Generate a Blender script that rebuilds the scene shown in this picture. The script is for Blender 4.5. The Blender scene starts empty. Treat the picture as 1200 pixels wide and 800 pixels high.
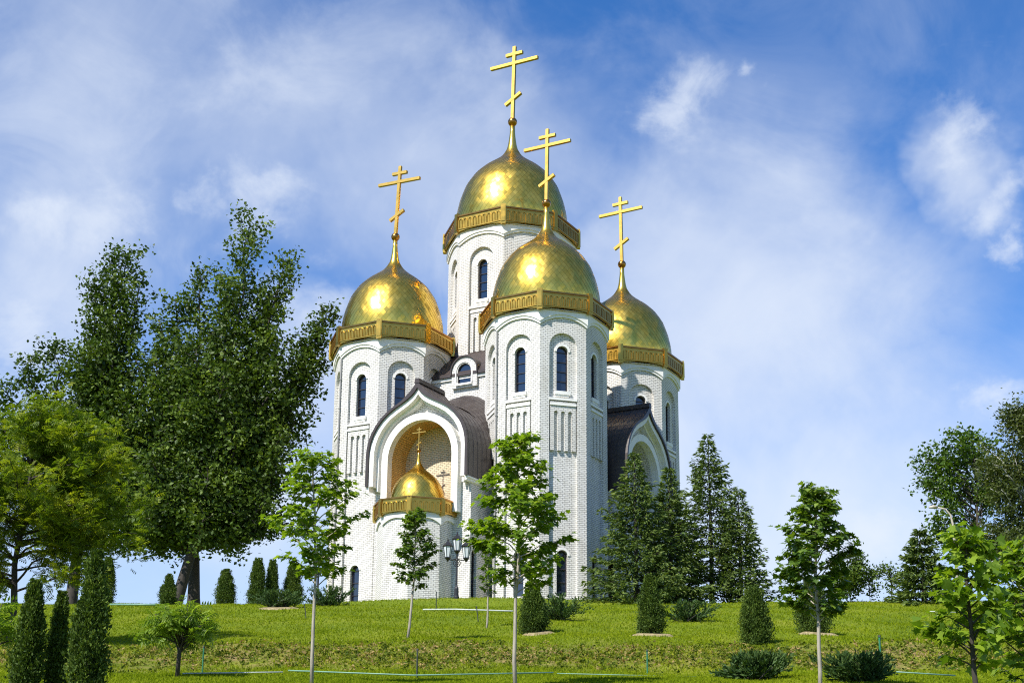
import bpy, math, random
import numpy as np
from mathutils import Vector, Matrix
from mathutils.geometry import tessellate_polygon
random.seed(7)
rng = np.random.default_rng(11)
sc = bpy.context.scene
COL = sc.collection
PI = math.pi
EYE = 1.65                      # eye height above the ground at the camera

# ------------------------------------------------------------------ camera
cam = bpy.data.cameras.new('camera')
cam_o = bpy.data.objects.new('camera', cam)
COL.objects.link(cam_o)
cam.sensor_width = 36.0
cam.lens = 36.0 * 1625.15 / 1200.0
cam.shift_y = 154.41 / 1200.0
cam.clip_end = 8000
cam_o.matrix_world = (Matrix.Translation((0, 0, EYE)) @ Matrix.Rotation(PI / 2 + 0.2361, 4, 'X')
                      @ Matrix.Rotation(0.0097, 4, 'Z'))
sc.camera = cam_o

# ------------------------------------------------------------------ sky and sun
SUN_AZ = math.radians(42)       # to the left behind the camera
SUN_EL = math.radians(47)
sun_dir = Vector((-math.sin(SUN_AZ) * math.cos(SUN_EL), -math.cos(SUN_AZ) * math.cos(SUN_EL), math.sin(SUN_EL)))
SKY_TINT = (0.37, 0.80, 1.26, 1)
CLOUD_COL = (5.7, 6.2, 7.0, 1)
world = bpy.data.worlds.new('World')
sc.world = world
world.use_nodes = True
WN, WL = world.node_tree.nodes, world.node_tree.links
WN.clear()


def wnode(t, **kw):
    n = WN.new(t)
    for k, v in kw.items():
        if k.startswith('i_'):
            n.inputs[k[2:].replace('_', ' ')].default_value = v
        else:
            setattr(n, k, v)
    return n


def wmath(op, a, b=None, clamp=False):
    n = WN.new('ShaderNodeMath')
    n.operation = op
    n.use_clamp = clamp
    for i, s in enumerate((a, b)):
        if s is None:
            continue
        if isinstance(s, (int, float)):
            n.inputs[i].default_value = s
        else:
            WL.new(s, n.inputs[i])
    return n.outputs[0]


w_out = wnode('ShaderNodeOutputWorld')
w_bg = wnode('ShaderNodeBackground')
w_bg.inputs['Strength'].default_value = 0.100
sky = wnode('ShaderNodeTexSky')
sky.sky_type = 'NISHITA'
sky.sun_disc = False
sky.sun_elevation = SUN_EL
sky.sun_rotation = math.atan2(sun_dir.x, sun_dir.y)
sky.altitude = 100
sky.air_density = 1.0
sky.dust_density = 0.3
sky.ozone_density = 3.0
geo = wnode('ShaderNodeTexCoord')
dirv = geo.outputs['Generated']
sep = wnode('ShaderNodeSeparateXYZ')
WL.new(dirv, sep.inputs[0])
# clouds: noise over the directions of the whole sky
def cloud_noise(scale, sz, rot, loc, detail, rough, dist):
    mp = wnode('ShaderNodeMapping')
    mp.inputs['Location'].default_value = loc
    mp.inputs['Rotation'].default_value = rot
    mp.inputs['Scale'].default_value = (1, 1, sz)
    WL.new(dirv, mp.inputs[0])
    nz = wnode('ShaderNodeTexNoise')
    nz.inputs['Scale'].default_value = scale
    nz.inputs['Detail'].default_value = detail
    nz.inputs['Roughness'].default_value = rough
    nz.inputs['Distortion'].default_value = dist
    WL.new(mp.outputs[0], nz.inputs['Vector'])
    return nz.outputs['Fac']


def sstep(v, lo, hi, top=1.0):
    mr = wnode('ShaderNodeMapRange')
    mr.interpolation_type = 'SMOOTHSTEP'
    mr.inputs['From Min'].default_value = lo
    mr.inputs['From Max'].default_value = hi
    mr.inputs['To Max'].default_value = top
    WL.new(v, mr.inputs['Value'])
    return mr.outputs[0]


def warp(scale, amp, detail):
    nz = wnode('ShaderNodeTexNoise')
    nz.inputs['Scale'].default_value = scale
    nz.inputs['Detail'].default_value = detail
    nz.inputs['Roughness'].default_value = 0.6
    WL.new(dirv, nz.inputs['Vector'])
    a = wnode('ShaderNodeVectorMath', operation='SUBTRACT')
    WL.new(nz.outputs['Color'], a.inputs[0])
    a.inputs[1].default_value = (0.5, 0.5, 0.5)
    b = wnode('ShaderNodeVectorMath', operation='MULTIPLY_ADD')
    WL.new(a.outputs[0], b.inputs[0])
    b.inputs[1].default_value = (amp, amp, amp)
    WL.new(dirv, b.inputs[2])
    return b.outputs[0]


def cloud_spots(items, dv):
    """soft weight round some directions (heading, elevation in degrees, radius, stretch)"""
    tot = None
    for az, el, rad, sx in items:
        a, e = math.radians(az), math.radians(el)
        v = wnode('ShaderNodeVectorMath', operation='SUBTRACT')
        WL.new(dv, v.inputs[0])
        v.inputs[1].default_value = (math.sin(a) * math.cos(e), math.cos(a) * math.cos(e), math.sin(e))
        k = wnode('ShaderNodeVectorMath', operation='MULTIPLY')
        WL.new(v.outputs[0], k.inputs[0])
        k.inputs[1].default_value = (1 / sx, 1, 1)
        l = wnode('ShaderNodeVectorMath', operation='LENGTH')
        WL.new(k.outputs[0], l.inputs[0])
        w = sstep(l.outputs['Value'], rad, 0.0)
        tot = w if tot is None else wmath('MAXIMUM', tot, w)
    return tot


VEILS = [(9.2, 21.0, 0.17, 1.2), (13.0, 12.5, 0.15, 1.3), (-13.5, 27.5, 0.23, 1.4), (-4.7, 25.5, 0.17, 1.2), (-19.7, 21.5, 0.15, 1.2), (3.6, 14.7, 0.15, 1.2), (19.5, 25.3, 0.075, 0.7), (-9.0, 15.5, 0.15, 1.3), (-19.0, 14.0, 0.12, 1.2)]
PUFFS = [(-11.0, 23.5, 0.044, 1.2), (-13.3, 23.9, 0.034, 1.2), (-17.1, 23.0, 0.046, 1.2), (-19.9, 22.8, 0.037, 1.2), (8.4, 29.0, 0.051, 1), (7.0, 28.0, 0.037, 1), (19.4, 26.6, 0.046, 0.7),
         (20.6, 23.7, 0.040, 0.7), (21.2, 21.2, 0.024, 1), (19.1, 15.8, 0.029, 2), (14.5, 10.6, 0.049, 1.8), (-20.5, 17.5, 0.041, 1.5), (-9.7, 20.0, 0.041, 1.6), (11.2, 29.4, 0.024, 1)]
n_broad = cloud_noise(2.6, 1.7, (0.3, 0.5, 0.0), (3.1, 1.7, 0.4), 7, 0.55, 0.5)
n_streak = cloud_noise(7.0, 0.8, (0.2, 0.85, 0.1), (0.6, 4.1, 2.0), 9, 0.6, 0.9)
n_torn = cloud_noise(16.0, 1.5, (0.1, 0.2, 0.0), (5.2, 2.2, 1.0), 10, 0.62, 0.5)
wv = cloud_spots(VEILS, warp(4.0, 0.22, 6))
veil_v = sstep(wmath('ADD', wmath('MULTIPLY', n_broad, 0.9), wmath('MULTIPLY', wv, 0.40)), 0.40, 1.0, 0.72)
streak_v = wmath('MULTIPLY', sstep(n_streak, 0.40, 0.76, 0.6), wmath('ADD', wmath('MULTIPLY', wv, 0.7), 0.3))
torn_v = sstep(wmath('ADD', wmath('MULTIPLY', n_torn, 0.85), wmath('MULTIPLY', cloud_spots(PUFFS, warp(14.0, 0.10, 7)), 0.42)), 0.50, 1.05, 0.72)
low_v = sstep(sep.outputs['Z'], 0.38, 0.03, 0.70)         # thin haze low over the land
inv = None
for c_ in (veil_v, streak_v, torn_v, low_v):
    k_ = wmath('SUBTRACT', 1.0, c_)
    inv = k_ if inv is None else wmath('MULTIPLY', inv, k_)
vc = wmath('SUBTRACT', 1.0, inv, True)
tint = wnode('ShaderNodeMix', data_type='RGBA', blend_type='MULTIPLY')
tint.inputs['Factor'].default_value = 1.0
WL.new(sky.outputs[0], tint.inputs['A'])
tint.inputs['B'].default_value = SKY_TINT
mixc = wnode('ShaderNodeMix', data_type='RGBA')
WL.new(vc, mixc.inputs['Factor'])
WL.new(tint.outputs['Result'], mixc.inputs['A'])
mixc.inputs['B'].default_value = CLOUD_COL
WL.new(mixc.outputs['Result'], w_bg.inputs['Color'])
WL.new(w_bg.outputs[0], w_out.inputs[0])

sun = bpy.data.lights.new('sun', 'SUN')
sun.energy = 5.0
sun.angle = math.radians(0.53)
sun.color = (1.0, 0.95, 0.87)
sun_o = bpy.data.objects.new('sun', sun)
COL.objects.link(sun_o)
sun_o.rotation_euler = sun_dir.to_track_quat('Z', 'Y').to_euler()
sun_o.location = (-60, -60, 120)

vs = sc.view_settings
vs.view_transform = 'Standard'
vs.look = 'None'
vs.exposure = 0.54
vs.gamma = 1.0
vs.use_curve_mapping = False
sc.render.engine = 'CYCLES'
sc.cycles.filter_width = 1.1
sc.cycles.use_denoising = False


# ------------------------------------------------------------------ materials
def new_mat(name):
    m = bpy.data.materials.new(name)
    m.use_nodes = True
    nt = m.node_tree
    b = nt.nodes['Principled BSDF']
    return m, nt, b


def N(nt, t, **kw):
    n = nt.nodes.new(t)
    for k, v in kw.items():
        setattr(n, k, v)
    return n


def ramp(nt, fac, stops):
    r = N(nt, 'ShaderNodeValToRGB')
    els = r.color_ramp.elements
    while len(els) < len(stops):
        els.new(0.5)
    for e, (p, c) in zip(els, stops):
        e.position = p
        e.color = (*c, 1)
    nt.links.new(fac, r.inputs[0])
    return r.outputs[0]


def noise(nt, vec, scale, detail=4, rough=0.55, dist=0.0):
    n = N(nt, 'ShaderNodeTexNoise')
    n.inputs['Scale'].default_value = scale
    n.inputs['Detail'].default_value = detail
    n.inputs['Roughness'].default_value = rough
    n.inputs['Distortion'].default_value = dist
    if vec is not None:
        nt.links.new(vec, n.inputs['Vector'])
    return n.outputs['Fac']


def mixc_n(nt, fac, a, b, blend='MIX'):
    m = N(nt, 'ShaderNodeMix', data_type='RGBA', blend_type=blend)
    for s, k in ((fac, 'Factor'), (a, 'A'), (b, 'B')):
        if isinstance(s, (int, float)):
            m.inputs[k].default_value = s
        elif isinstance(s, tuple):
            m.inputs[k].default_value = (*s, 1)
        else:
            nt.links.new(s, m.inputs[k])
    return m.outputs['Result']


def objco(nt):
    return N(nt, 'ShaderNodeTexCoord').outputs['Object']


def bump(nt, b, h, strength, distance=0.02):
    n = N(nt, 'ShaderNodeBump')
    n.inputs['Strength'].default_value = strength
    n.inputs['Distance'].default_value = distance
    nt.links.new(h, n.inputs['Height'])
    nt.links.new(n.outputs[0], b.inputs['Normal'])


def mat_plain(name, col, rough=0.6, metal=0.0, var=0.15, nscale=6.0, bmp=0.0, spec=0.5):
    m, nt, b = new_mat(name)
    co = objco(nt)
    f = noise(nt, co, nscale, 5)
    lo = tuple(c * (1 - var) for c in col)
    hi = tuple(min(1, c * (1 + var)) for c in col)
    nt.links.new(ramp(nt, f, [(0.3, lo), (0.7, hi)]), b.inputs['Base Color'])
    b.inputs['Roughness'].default_value = rough
    b.inputs['Metallic'].default_value = metal
    b.inputs['Specular IOR Level'].default_value = spec
    if bmp:
        bump(nt, b, noise(nt, co, nscale * 4, 4), bmp)
    return m


def mat_brick(name='white_brick', tone_=(1, 1, 1)):
    m, nt, b = new_mat(name)
    uv = N(nt, 'ShaderNodeTexCoord').outputs['UV']
    t = N(nt, 'ShaderNodeTexBrick')
    t.offset = 0.5
    t.inputs['Scale'].default_value = 1.0
    t.inputs['Brick Width'].default_value = 0.29
    t.inputs['Row Height'].default_value = 0.115
    t.inputs['Mortar Size'].default_value = 0.014
    t.inputs['Mortar Smooth'].default_value = 0.15
    t.inputs['Bias'].default_value = -0.1
    t.inputs['Color1'].default_value = (0.785, 0.77, 0.74, 1)
    t.inputs['Color2'].default_value = (0.69, 0.67, 0.63, 1)
    t.inputs['Mortar'].default_value = (0.27, 0.265, 0.26, 1)
    nt.links.new(uv, t.inputs['Vector'])
    stain = noise(nt, objco(nt), 0.45, 6, 0.6)
    st = ramp(nt, stain, [(0.35, (0.90, 0.89, 0.86)), (0.62, (1, 1, 1))])
    c = mixc_n(nt, 1.0, t.outputs['Color'], st, 'MULTIPLY')
    # rain streaks: long thin vertical stains
    mp = N(nt, 'ShaderNodeMapping')
    mp.inputs['Scale'].default_value = (2.6, 2.6, 0.16)
    nt.links.new(objco(nt), mp.inputs[0])
    sk = ramp(nt, noise(nt, mp.outputs[0], 1.6, 5, 0.62), [(0.30, (0.80, 0.785, 0.75)), (0.52, (1, 1, 1))])
    c = mixc_n(nt, 0.75, c, sk, 'MULTIPLY')
    if tone_ != (1, 1, 1):
        c = mixc_n(nt, 1.0, c, tone_, 'MULTIPLY')
    nt.links.new(c, b.inputs['Base Color'])
    b.inputs['Roughness'].default_value = 0.75
    b.inputs['Specular IOR Level'].default_value = 0.3
    inv = N(nt, 'ShaderNodeMath', operation='SUBTRACT')
    inv.inputs[0].default_value = 1
    nt.links.new(t.outputs['Fac'], inv.inputs[1])
    bump(nt, b, inv.outputs[0], 0.6, 0.012)
    return m


def mat_gold(name, rough, wav, col1=(0.80, 0.50, 0.085), col2=(0.66, 0.40, 0.06), lobe=0.0):
    m, nt, b = new_mat(name)
    co = objco(nt)
    f = noise(nt, co, 1.1, 5, 0.6)
    at = N(nt, 'ShaderNodeAttribute')
    at.attribute_name = 'var'
    ad = N(nt, 'ShaderNodeMath', operation='MULTIPLY_ADD')
    nt.links.new(at.outputs['Fac'], ad.inputs[0])
    ad.inputs[1].default_value = 0.25
    nt.links.new(f, ad.inputs[2])
    nt.links.new(ramp(nt, ad.outputs[0], [(0.35, col1), (0.8, col2)]), b.inputs['Base Color'])
    b.inputs['Metallic'].default_value = 1.0
    rr = N(nt, 'ShaderNodeMapRange')
    rr.inputs['To Min'].default_value = rough * 0.7
    rr.inputs['To Max'].default_value = rough * 1.35
    nt.links.new(noise(nt, co, 2.3, 4), rr.inputs['Value'])
    nt.links.new(rr.outputs[0], b.inputs['Roughness'])
    if wav:
        bump(nt, b, noise(nt, co, 1.0, 2.0, 0.45), wav, 0.25)
    if lobe:                                  # brushed sheet: a sharp and a soft reflection together
        b2 = N(nt, 'ShaderNodeBsdfPrincipled')
        b2.inputs['Metallic'].default_value = 1.0
        b2.inputs['Roughness'].default_value = lobe
        nt.links.new(b.inputs['Base Color'].links[0].from_socket, b2.inputs['Base Color'])
        if wav:
            nt.links.new(b.inputs['Normal'].links[0].from_socket, b2.inputs['Normal'])
        mx = N(nt, 'ShaderNodeMixShader')
        mx.inputs[0].default_value = 0.36
        nt.links.new(b.outputs[0], mx.inputs[1])
        nt.links.new(b2.outputs[0], mx.inputs[2])
        nt.links.new(mx.outputs[0], nt.nodes['Material Output'].inputs['Surface'])
    return m


def mat_leaf(name, dark, mid, light, trans=0.35, rough=0.45, spec=0.4):
    m, nt, b = new_mat(name)
    at = N(nt, 'ShaderNodeAttribute')
    at.attribute_name = 'var'
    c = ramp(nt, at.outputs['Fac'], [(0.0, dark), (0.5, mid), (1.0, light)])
    nt.links.new(c, b.inputs['Base Color'])
    b.inputs['Roughness'].default_value = rough
    b.inputs['Specular IOR Level'].default_value = spec
    tr = N(nt, 'ShaderNodeBsdfTranslucent')
    hs = N(nt, 'ShaderNodeMix', data_type='RGBA', blend_type='MULTIPLY')
    hs.inputs['Factor'].default_value = 1.0
    nt.links.new(c, hs.inputs['A'])
    hs.inputs['B'].default_value = (1.5, 1.55, 0.6, 1)
    nt.links.new(hs.outputs['Result'], tr.inputs['Color'])
    mx = N(nt, 'ShaderNodeMixShader')
    mx.inputs[0].default_value = trans
    nt.links.new(b.outputs[0], mx.inputs[1])
    nt.links.new(tr.outputs[0], mx.inputs[2])
    out = nt.nodes['Material Output']
    nt.links.new(mx.outputs[0], out.inputs['Surface'])
    return m


def mat_bark(name, lo, hi, scale=5.0):
    m, nt, b = new_mat(name)
    co = objco(nt)
    mp = N(nt, 'ShaderNodeMapping')
    mp.inputs['Scale'].default_value = (1, 1, 0.25)
    nt.links.new(co, mp.inputs[0])
    f = noise(nt, mp.outputs[0], scale, 6, 0.65)
    nt.links.new(ramp(nt, f, [(0.3, lo), (0.7, hi)]), b.inputs['Base Color'])
    b.inputs['Roughness'].default_value = 0.85
    bump(nt, b, f, 0.6, 0.03)
    return m


def mat_ground():
    m, nt, b = new_mat('lawn_soil')
    pos = N(nt, 'ShaderNodeNewGeometry').outputs['Position']
    big = noise(nt, pos, 0.22, 5, 0.6)
    fine = noise(nt, pos, 6.0, 5, 0.7)
    g1 = ramp(nt, big, [(0.3, (0.10, 0.15, 0.010)), (0.5, (0.15, 0.20, 0.014)), (0.72, (0.22, 0.24, 0.025))])
    g2 = ramp(nt, fine, [(0.25, (0.5, 0.55, 0.5)), (0.75, (1.2, 1.15, 1.1))])
    g = mixc_n(nt, 1.0, g1, g2, 'MULTIPLY')
    # worn soil on the short bank across the slope
    sp = N(nt, 'ShaderNodeSeparateXYZ')
    nt.links.new(pos, sp.inputs[0])
    dx = N(nt, 'ShaderNodeMath', operation='MULTIPLY_ADD')
    nt.links.new(noise(nt, pos, 0.35, 3), dx.inputs[0])
    dx.inputs[1].default_value = 3.0
    nt.links.new(sp.outputs['Y'], dx.inputs[2])
    bk = ramp(nt, N(nt, 'ShaderNodeMapRange').outputs[0], [(0, (0, 0, 0)), (1, (1, 1, 1))])
    mr = bk.node.inputs[0].links[0].from_node
    mr.inputs['From Min'].default_value = 40.0
    mr.inputs['From Max'].default_value = 48.0
    nt.links.new(dx.outputs[0], mr.inputs['Value'])
    rp = bk.node.color_ramp.elements
    rp[0].position = 0.0
    rp[1].position = 1.0
    e = rp.new(0.35); e.color = (1, 1, 1, 1)
    e = rp.new(0.65); e.color = (1, 1, 1, 1)
    rp[len(rp) - 1].color = (0, 0, 0, 1)
    patch = ramp(nt, noise(nt, pos, 1.3, 7, 0.75), [(0.40, (0, 0, 0)), (0.60, (1, 1, 1))])
    msk = mixc_n(nt, 1.0, bk, patch, 'MULTIPLY')
    soil = ramp(nt, fine, [(0.3, (0.14, 0.10, 0.04)), (0.7, (0.30, 0.21, 0.10))])
    c = mixc_n(nt, msk, g, soil)
    nt.links.new(c, b.inputs['Base Color'])
    b.inputs['Roughness'].default_value = 0.95
    b.inputs['Specular IOR Level'].default_value = 0.1
    bump(nt, b, fine, 0.8, 0.06)
    return m


def mat_glass():
    m, nt, b = new_mat('window_glass')
    b.inputs['Base Color'].default_value = (0.012, 0.018, 0.035, 1)
    b.inputs['Roughness'].default_value = 0.06
    b.inputs['Specular IOR Level'].default_value = 0.9
    b.inputs['IOR'].default_value = 1.6
    bump(nt, b, noise(nt, objco(nt), 2.0, 2), 0.06, 0.05)
    return m


M = {
    'brick': mat_brick(),
    'niche': mat_brick('brick_soft_gold_light', (0.96, 0.84, 0.62)),  # white brick, weak gold reflection of the apse dome painted into its colour
    'niche_gold_light': mat_brick('brick_gold_light', (0.95, 0.62, 0.22)),  # reveal brick with the small dome's reflected gold light put into the colour
    'trim': mat_plain('white_trim', (0.78, 0.765, 0.73), 0.7, 0, 0.06, 1.5, 0.1, 0.3),
    'gold': mat_gold('gold_shingle', 0.15, 0.17, (0.95, 0.64, 0.12), (0.74, 0.48, 0.07), 0.40),
    'gold_band': mat_gold('gold_parapet', 0.33, 0.0, (0.60, 0.38, 0.075), (0.42, 0.26, 0.045)),
    'gold_rim': mat_gold('gold_rim', 0.25, 0.0, (0.50, 0.25, 0.06), (0.34, 0.15, 0.04)),
    'gold_cross': mat_gold('gold_cross', 0.42, 0.0, (0.54, 0.36, 0.09), (0.42, 0.27, 0.06)),
    'roof': mat_plain('brown_roof', (0.046, 0.034, 0.031), 0.42, 0.0, 0.25, 1.2, 0.0, 0.5),
    'glass': mat_glass(),
    'frame': mat_plain('dark_window_frame', (0.035, 0.028, 0.028), 0.4),
    'dark': mat_plain('dark_interior', (0.02, 0.02, 0.022), 0.9),
    'ground': mat_ground(),
    'grass': mat_leaf('grass_blade', (0.085, 0.14, 0.004), (0.23, 0.285, 0.008), (0.37, 0.31, 0.07), 0.3, 0.7, 0.06),
    'poplar': mat_leaf('poplar_leaf', (0.024, 0.046, 0.008), (0.072, 0.122, 0.016), (0.19, 0.26, 0.035), 0.24, 0.5, 0.25),
    'maple': mat_leaf('maple_leaf', (0.060, 0.12, 0.010), (0.14, 0.23, 0.016), (0.30, 0.40, 0.03), 0.45, 0.4, 0.4),
    'maple_dark': mat_leaf('maple_leaf_dark', (0.035, 0.075, 0.010), (0.075, 0.14, 0.016), (0.18, 0.26, 0.03), 0.35, 0.4, 0.4),
    'locust': mat_leaf('locust_leaf', (0.060, 0.115, 0.008), (0.15, 0.215, 0.013), (0.29, 0.32, 0.025), 0.45, 0.5, 0.3),
    'rowan': mat_leaf('sumac_leaf', (0.07, 0.13, 0.012), (0.16, 0.25, 0.025), (0.28, 0.37, 0.06), 0.4, 0.45, 0.4),
    'thuja': mat_leaf('thuja_leaf', (0.030, 0.058, 0.010), (0.080, 0.13, 0.018), (0.18, 0.235, 0.03), 0.2, 0.6, 0.2),
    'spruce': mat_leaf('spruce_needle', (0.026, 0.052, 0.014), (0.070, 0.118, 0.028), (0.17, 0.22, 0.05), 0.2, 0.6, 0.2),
    'juniper': mat_leaf('juniper_needle', (0.024, 0.055, 0.016), (0.055, 0.105, 0.025), (0.12, 0.18, 0.045), 0.2, 0.6, 0.2),
    'birch': mat_leaf('birch_leaf', (0.04, 0.06, 0.012), (0.075, 0.10, 0.022), (0.14, 0.16, 0.05), 0.3, 0.45, 0.4),
    'bark': mat_bark('dark_bark', (0.022, 0.018, 0.014), (0.065, 0.054, 0.043), 3.0),
    'bark_pale': mat_bark('pale_bark', (0.22, 0.19, 0.15), (0.42, 0.38, 0.31), 9.0),
    'bark_birch': mat_bark('birch_bark', (0.25, 0.23, 0.21), (0.75, 0.73, 0.70), 4.0),
    'iron': mat_plain('black_iron', (0.018, 0.018, 0.02), 0.4, 0.0, 0.2, 10, 0.1),
    'lamp_glass': mat_plain('frosted_lamp_glass', (0.62, 0.66, 0.68), 0.25, 0, 0.05, 3),
    'pipe_white': mat_plain('white_pipe', (0.46, 0.50, 0.45), 0.5),
    'pipe_green': mat_plain('green_pipe', (0.16, 0.30, 0.22), 0.5),
    'stake_green': mat_plain('green_stake', (0.02, 0.16, 0.075), 0.5),
    'stake_dark': mat_plain('dark_stake', (0.03, 0.04, 0.03), 0.7),
    'soil': mat_plain('sandy_soil', (0.27, 0.22, 0.12), 0.95, 0, 0.35, 8, 0.6, 0.1),
    'lamp_steel': mat_plain('beige_steel', (0.42, 0.38, 0.30), 0.5),
}


# ------------------------------------------------------------------ mesh helpers
def prop(o, label=None, cat=None, group=None, kind=None):
    if label:
        o['label'] = label
    if cat:
        o['category'] = cat
    if group:
        o['group'] = group
    if kind:
        o['kind'] = kind
    return o


def empty(name, loc=(0, 0, 0), rz=0.0):
    o = bpy.data.objects.new(name, None)
    o.empty_display_size = 0.5
    o.location = loc
    o.rotation_euler = (0, 0, rz)
    COL.objects.link(o)
    return o


def link(name, me, mat=None, parent=None, loc=(0, 0, 0), rz=0.0):
    o = bpy.data.objects.new(name, me)
    if mat is not None and not me.materials:
        me.materials.append(M[mat] if isinstance(mat, str) else mat)
    COL.objects.link(o)
    o.location = loc
    o.rotation_euler = (0, 0, rz)
    if parent is not None:
        o.parent = parent
    return o


class Frame:
    """vertical face: t along the face to the right, w outwards, z up"""
    def __init__(s, h=0.0, dist=0.0, o=(0, 0), t0=0.0):
        s.n = (math.sin(h), -math.cos(h))
        s.t = (math.cos(h), math.sin(h))
        s.o = (o[0] + s.n[0] * dist + s.t[0] * t0, o[1] + s.n[1] * dist + s.t[1] * t0)

    def __call__(s, t, w, z):
        return (s.o[0] + s.t[0] * t + s.n[0] * w, s.o[1] + s.t[1] * t + s.n[1] * w, z)


class MB:
    def __init__(s):
        s.v, s.f = [], []

    def add(s, vs_, fs):
        k = len(s.v)
        s.v += [tuple(p) for p in vs_]
        s.f += [tuple(i + k for i in f) for f in fs]

    def poly(s, fr, pts, w, holes=()):
        """flat face in a frame at depth w, facing outwards; holes are cut out"""
        if not holes:
            s.add([fr(t, w, z) for t, z in pts], [tuple(range(len(pts)))])
            return
        loops = [[Vector((t, z, 0)) for t, z in pts]] + [[Vector((t, z, 0)) for t, z in h] for h in holes]
        tris = tessellate_polygon(loops)
        flat = [p for l in loops for p in l]
        fs = []
        for a, b_, c in tris:
            A, B, C_ = flat[a], flat[b_], flat[c]
            cr = (B.x - A.x) * (C_.y - A.y) - (B.y - A.y) * (C_.x - A.x)
            fs.append((a, b_, c) if cr > 0 else (a, c, b_))
        s.add([fr(p.x, w, p.y) for p in flat], fs)

    def strip(s, fr, pts, w0, w1, closed=False, flip=False):
        """side faces along an outline between two depths"""
        n = len(pts)
        vs_ = [fr(t, w0, z) for t, z in pts] + [fr(t, w1, z) for t, z in pts]
        fs = []
        for i in range(n if closed else n - 1):
            j = (i + 1) % n
            q = (i, j, n + j, n + i)
            fs.append(q[::-1] if flip else q)
        s.add(vs_, fs)

    def prism(s, fr, pts, w0, w1, back=False):
        s.poly(fr, pts, w1)
        s.strip(fr, pts, w0, w1, True)
        if back:
            s.poly(fr, pts[::-1], w0)

    def box(s, fr, t0, t1, w0, w1, z0, z1):
        s.prism(fr, [(t0, z0), (t1, z0), (t1, z1), (t0, z1)], w0, w1, True)

    def prism_side(s, fr, prof, t0, t1):
        """a moulding: profile in (depth, height) run along the face"""
        n = len(prof)
        vs_ = [fr(t0, w, z) for w, z in prof] + [fr(t1, w, z) for w, z in prof]
        s.add(vs_, [(i, n + i, n + (i + 1) % n, (i + 1) % n) for i in range(n)] + [tuple(range(n)), tuple(range(2 * n - 1, n - 1, -1))])

    def tube(s, path, rad, n=8, cap=True):
        path = [Vector(p) for p in path]
        if isinstance(rad, (int, float)):
            rad = [rad] * len(path)
        k = len(s.v)
        up = None
        for i, p in enumerate(path):
            d = (path[min(i + 1, len(path) - 1)] - path[max(i - 1, 0)]).normalized()
            if up is None:
                up = d.orthogonal().normalized()
            else:
                up = (up - d * up.dot(d))
                up = up.normalized() if up.length > 1e-6 else d.orthogonal().normalized()
            sd = d.cross(up)
            for j in range(n):
                a = 2 * PI * j / n
                q = p + (up * math.cos(a) + sd * math.sin(a)) * rad[i]
                s.v.append(tuple(q))
        for i in range(len(path) - 1):
            for j in range(n):
                a, b_ = k + i * n + j, k + i * n + (j + 1) % n
                s.f.append((a, b_, b_ + n, a + n))
        if cap:
            s.f.append(tuple(k + j for j in range(n))[::-1])
            e = k + (len(path) - 1) * n
            s.f.append(tuple(e + j for j in range(n)))

    def lathe(s, prof, n=32, c=(0, 0, 0), cap=True):
        k = len(s.v)
        for r, z in prof:
            for j in range(n):
                a = 2 * PI * j / n
                s.v.append((c[0] + r * math.cos(a), c[1] + r * math.sin(a), c[2] + z))
        for i in range(len(prof) - 1):
            for j in range(n):
                a, b_ = k + i * n + j, k + i * n + (j + 1) % n
                s.f.append((a, b_, b_ + n, a + n))
        if cap:
            s.f.append(tuple(k + j for j in range(n))[::-1])
            e = k + (len(prof) - 1) * n
            s.f.append(tuple(e + j for j in range(n)))

    def mesh(s, name, uv=False, smooth=False):
        me = bpy.data.meshes.new(name)
        me.from_pydata(s.v, [], s.f)
        me.validate()
        if uv:
            box_uv(me)
        if smooth:
            me.polygons.foreach_set('use_smooth', [True] * len(me.polygons))
        me.update()
        return me

    def build(s, name, mat, parent=None, loc=(0, 0, 0), rz=0.0, uv=False, smooth=False):
        return link(name, s.mesh(name, uv, smooth), mat, parent, loc, rz)


def box_uv(me):
    """metric wall coordinates: u along each wall, v the height"""
    lay = me.uv_layers.new(name='UVMap')
    for p in me.polygons:
        n = p.normal
        for li in p.loop_indices:
            co = me.vertices[me.loops[li].vertex_index].co
            if abs(n.z) < 0.75:
                l = math.hypot(n.x, n.y)
                tx, ty = -n.y / l, n.x / l
                lay.data[li].uv = (co.x * tx + co.y * ty + 50, co.z + 50)
            else:
                lay.data[li].uv = (co.x + 50, co.y + 50)


def mesh_np(name, V, F, var=None, smooth=False):
    me = bpy.data.meshes.new(name)
    V = np.asarray(V, np.float32)
    F = np.asarray(F, np.int32)
    nf, k = F.shape
    me.vertices.add(len(V))
    me.vertices.foreach_set('co', V.ravel())
    me.loops.add(nf * k)
    me.loops.foreach_set('vertex_index', F.ravel())
    me.polygons.add(nf)
    me.polygons.foreach_set('loop_start', np.arange(0, nf * k, k, dtype=np.int32))
    if smooth:
        me.polygons.foreach_set('use_smooth', np.ones(nf, bool))
    me.update(calc_edges=True)
    if var is not None:
        at = me.attributes.new('var', 'FLOAT', 'FACE')
        at.data.foreach_set('value', np.asarray(var, np.float32))
    return me


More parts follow.
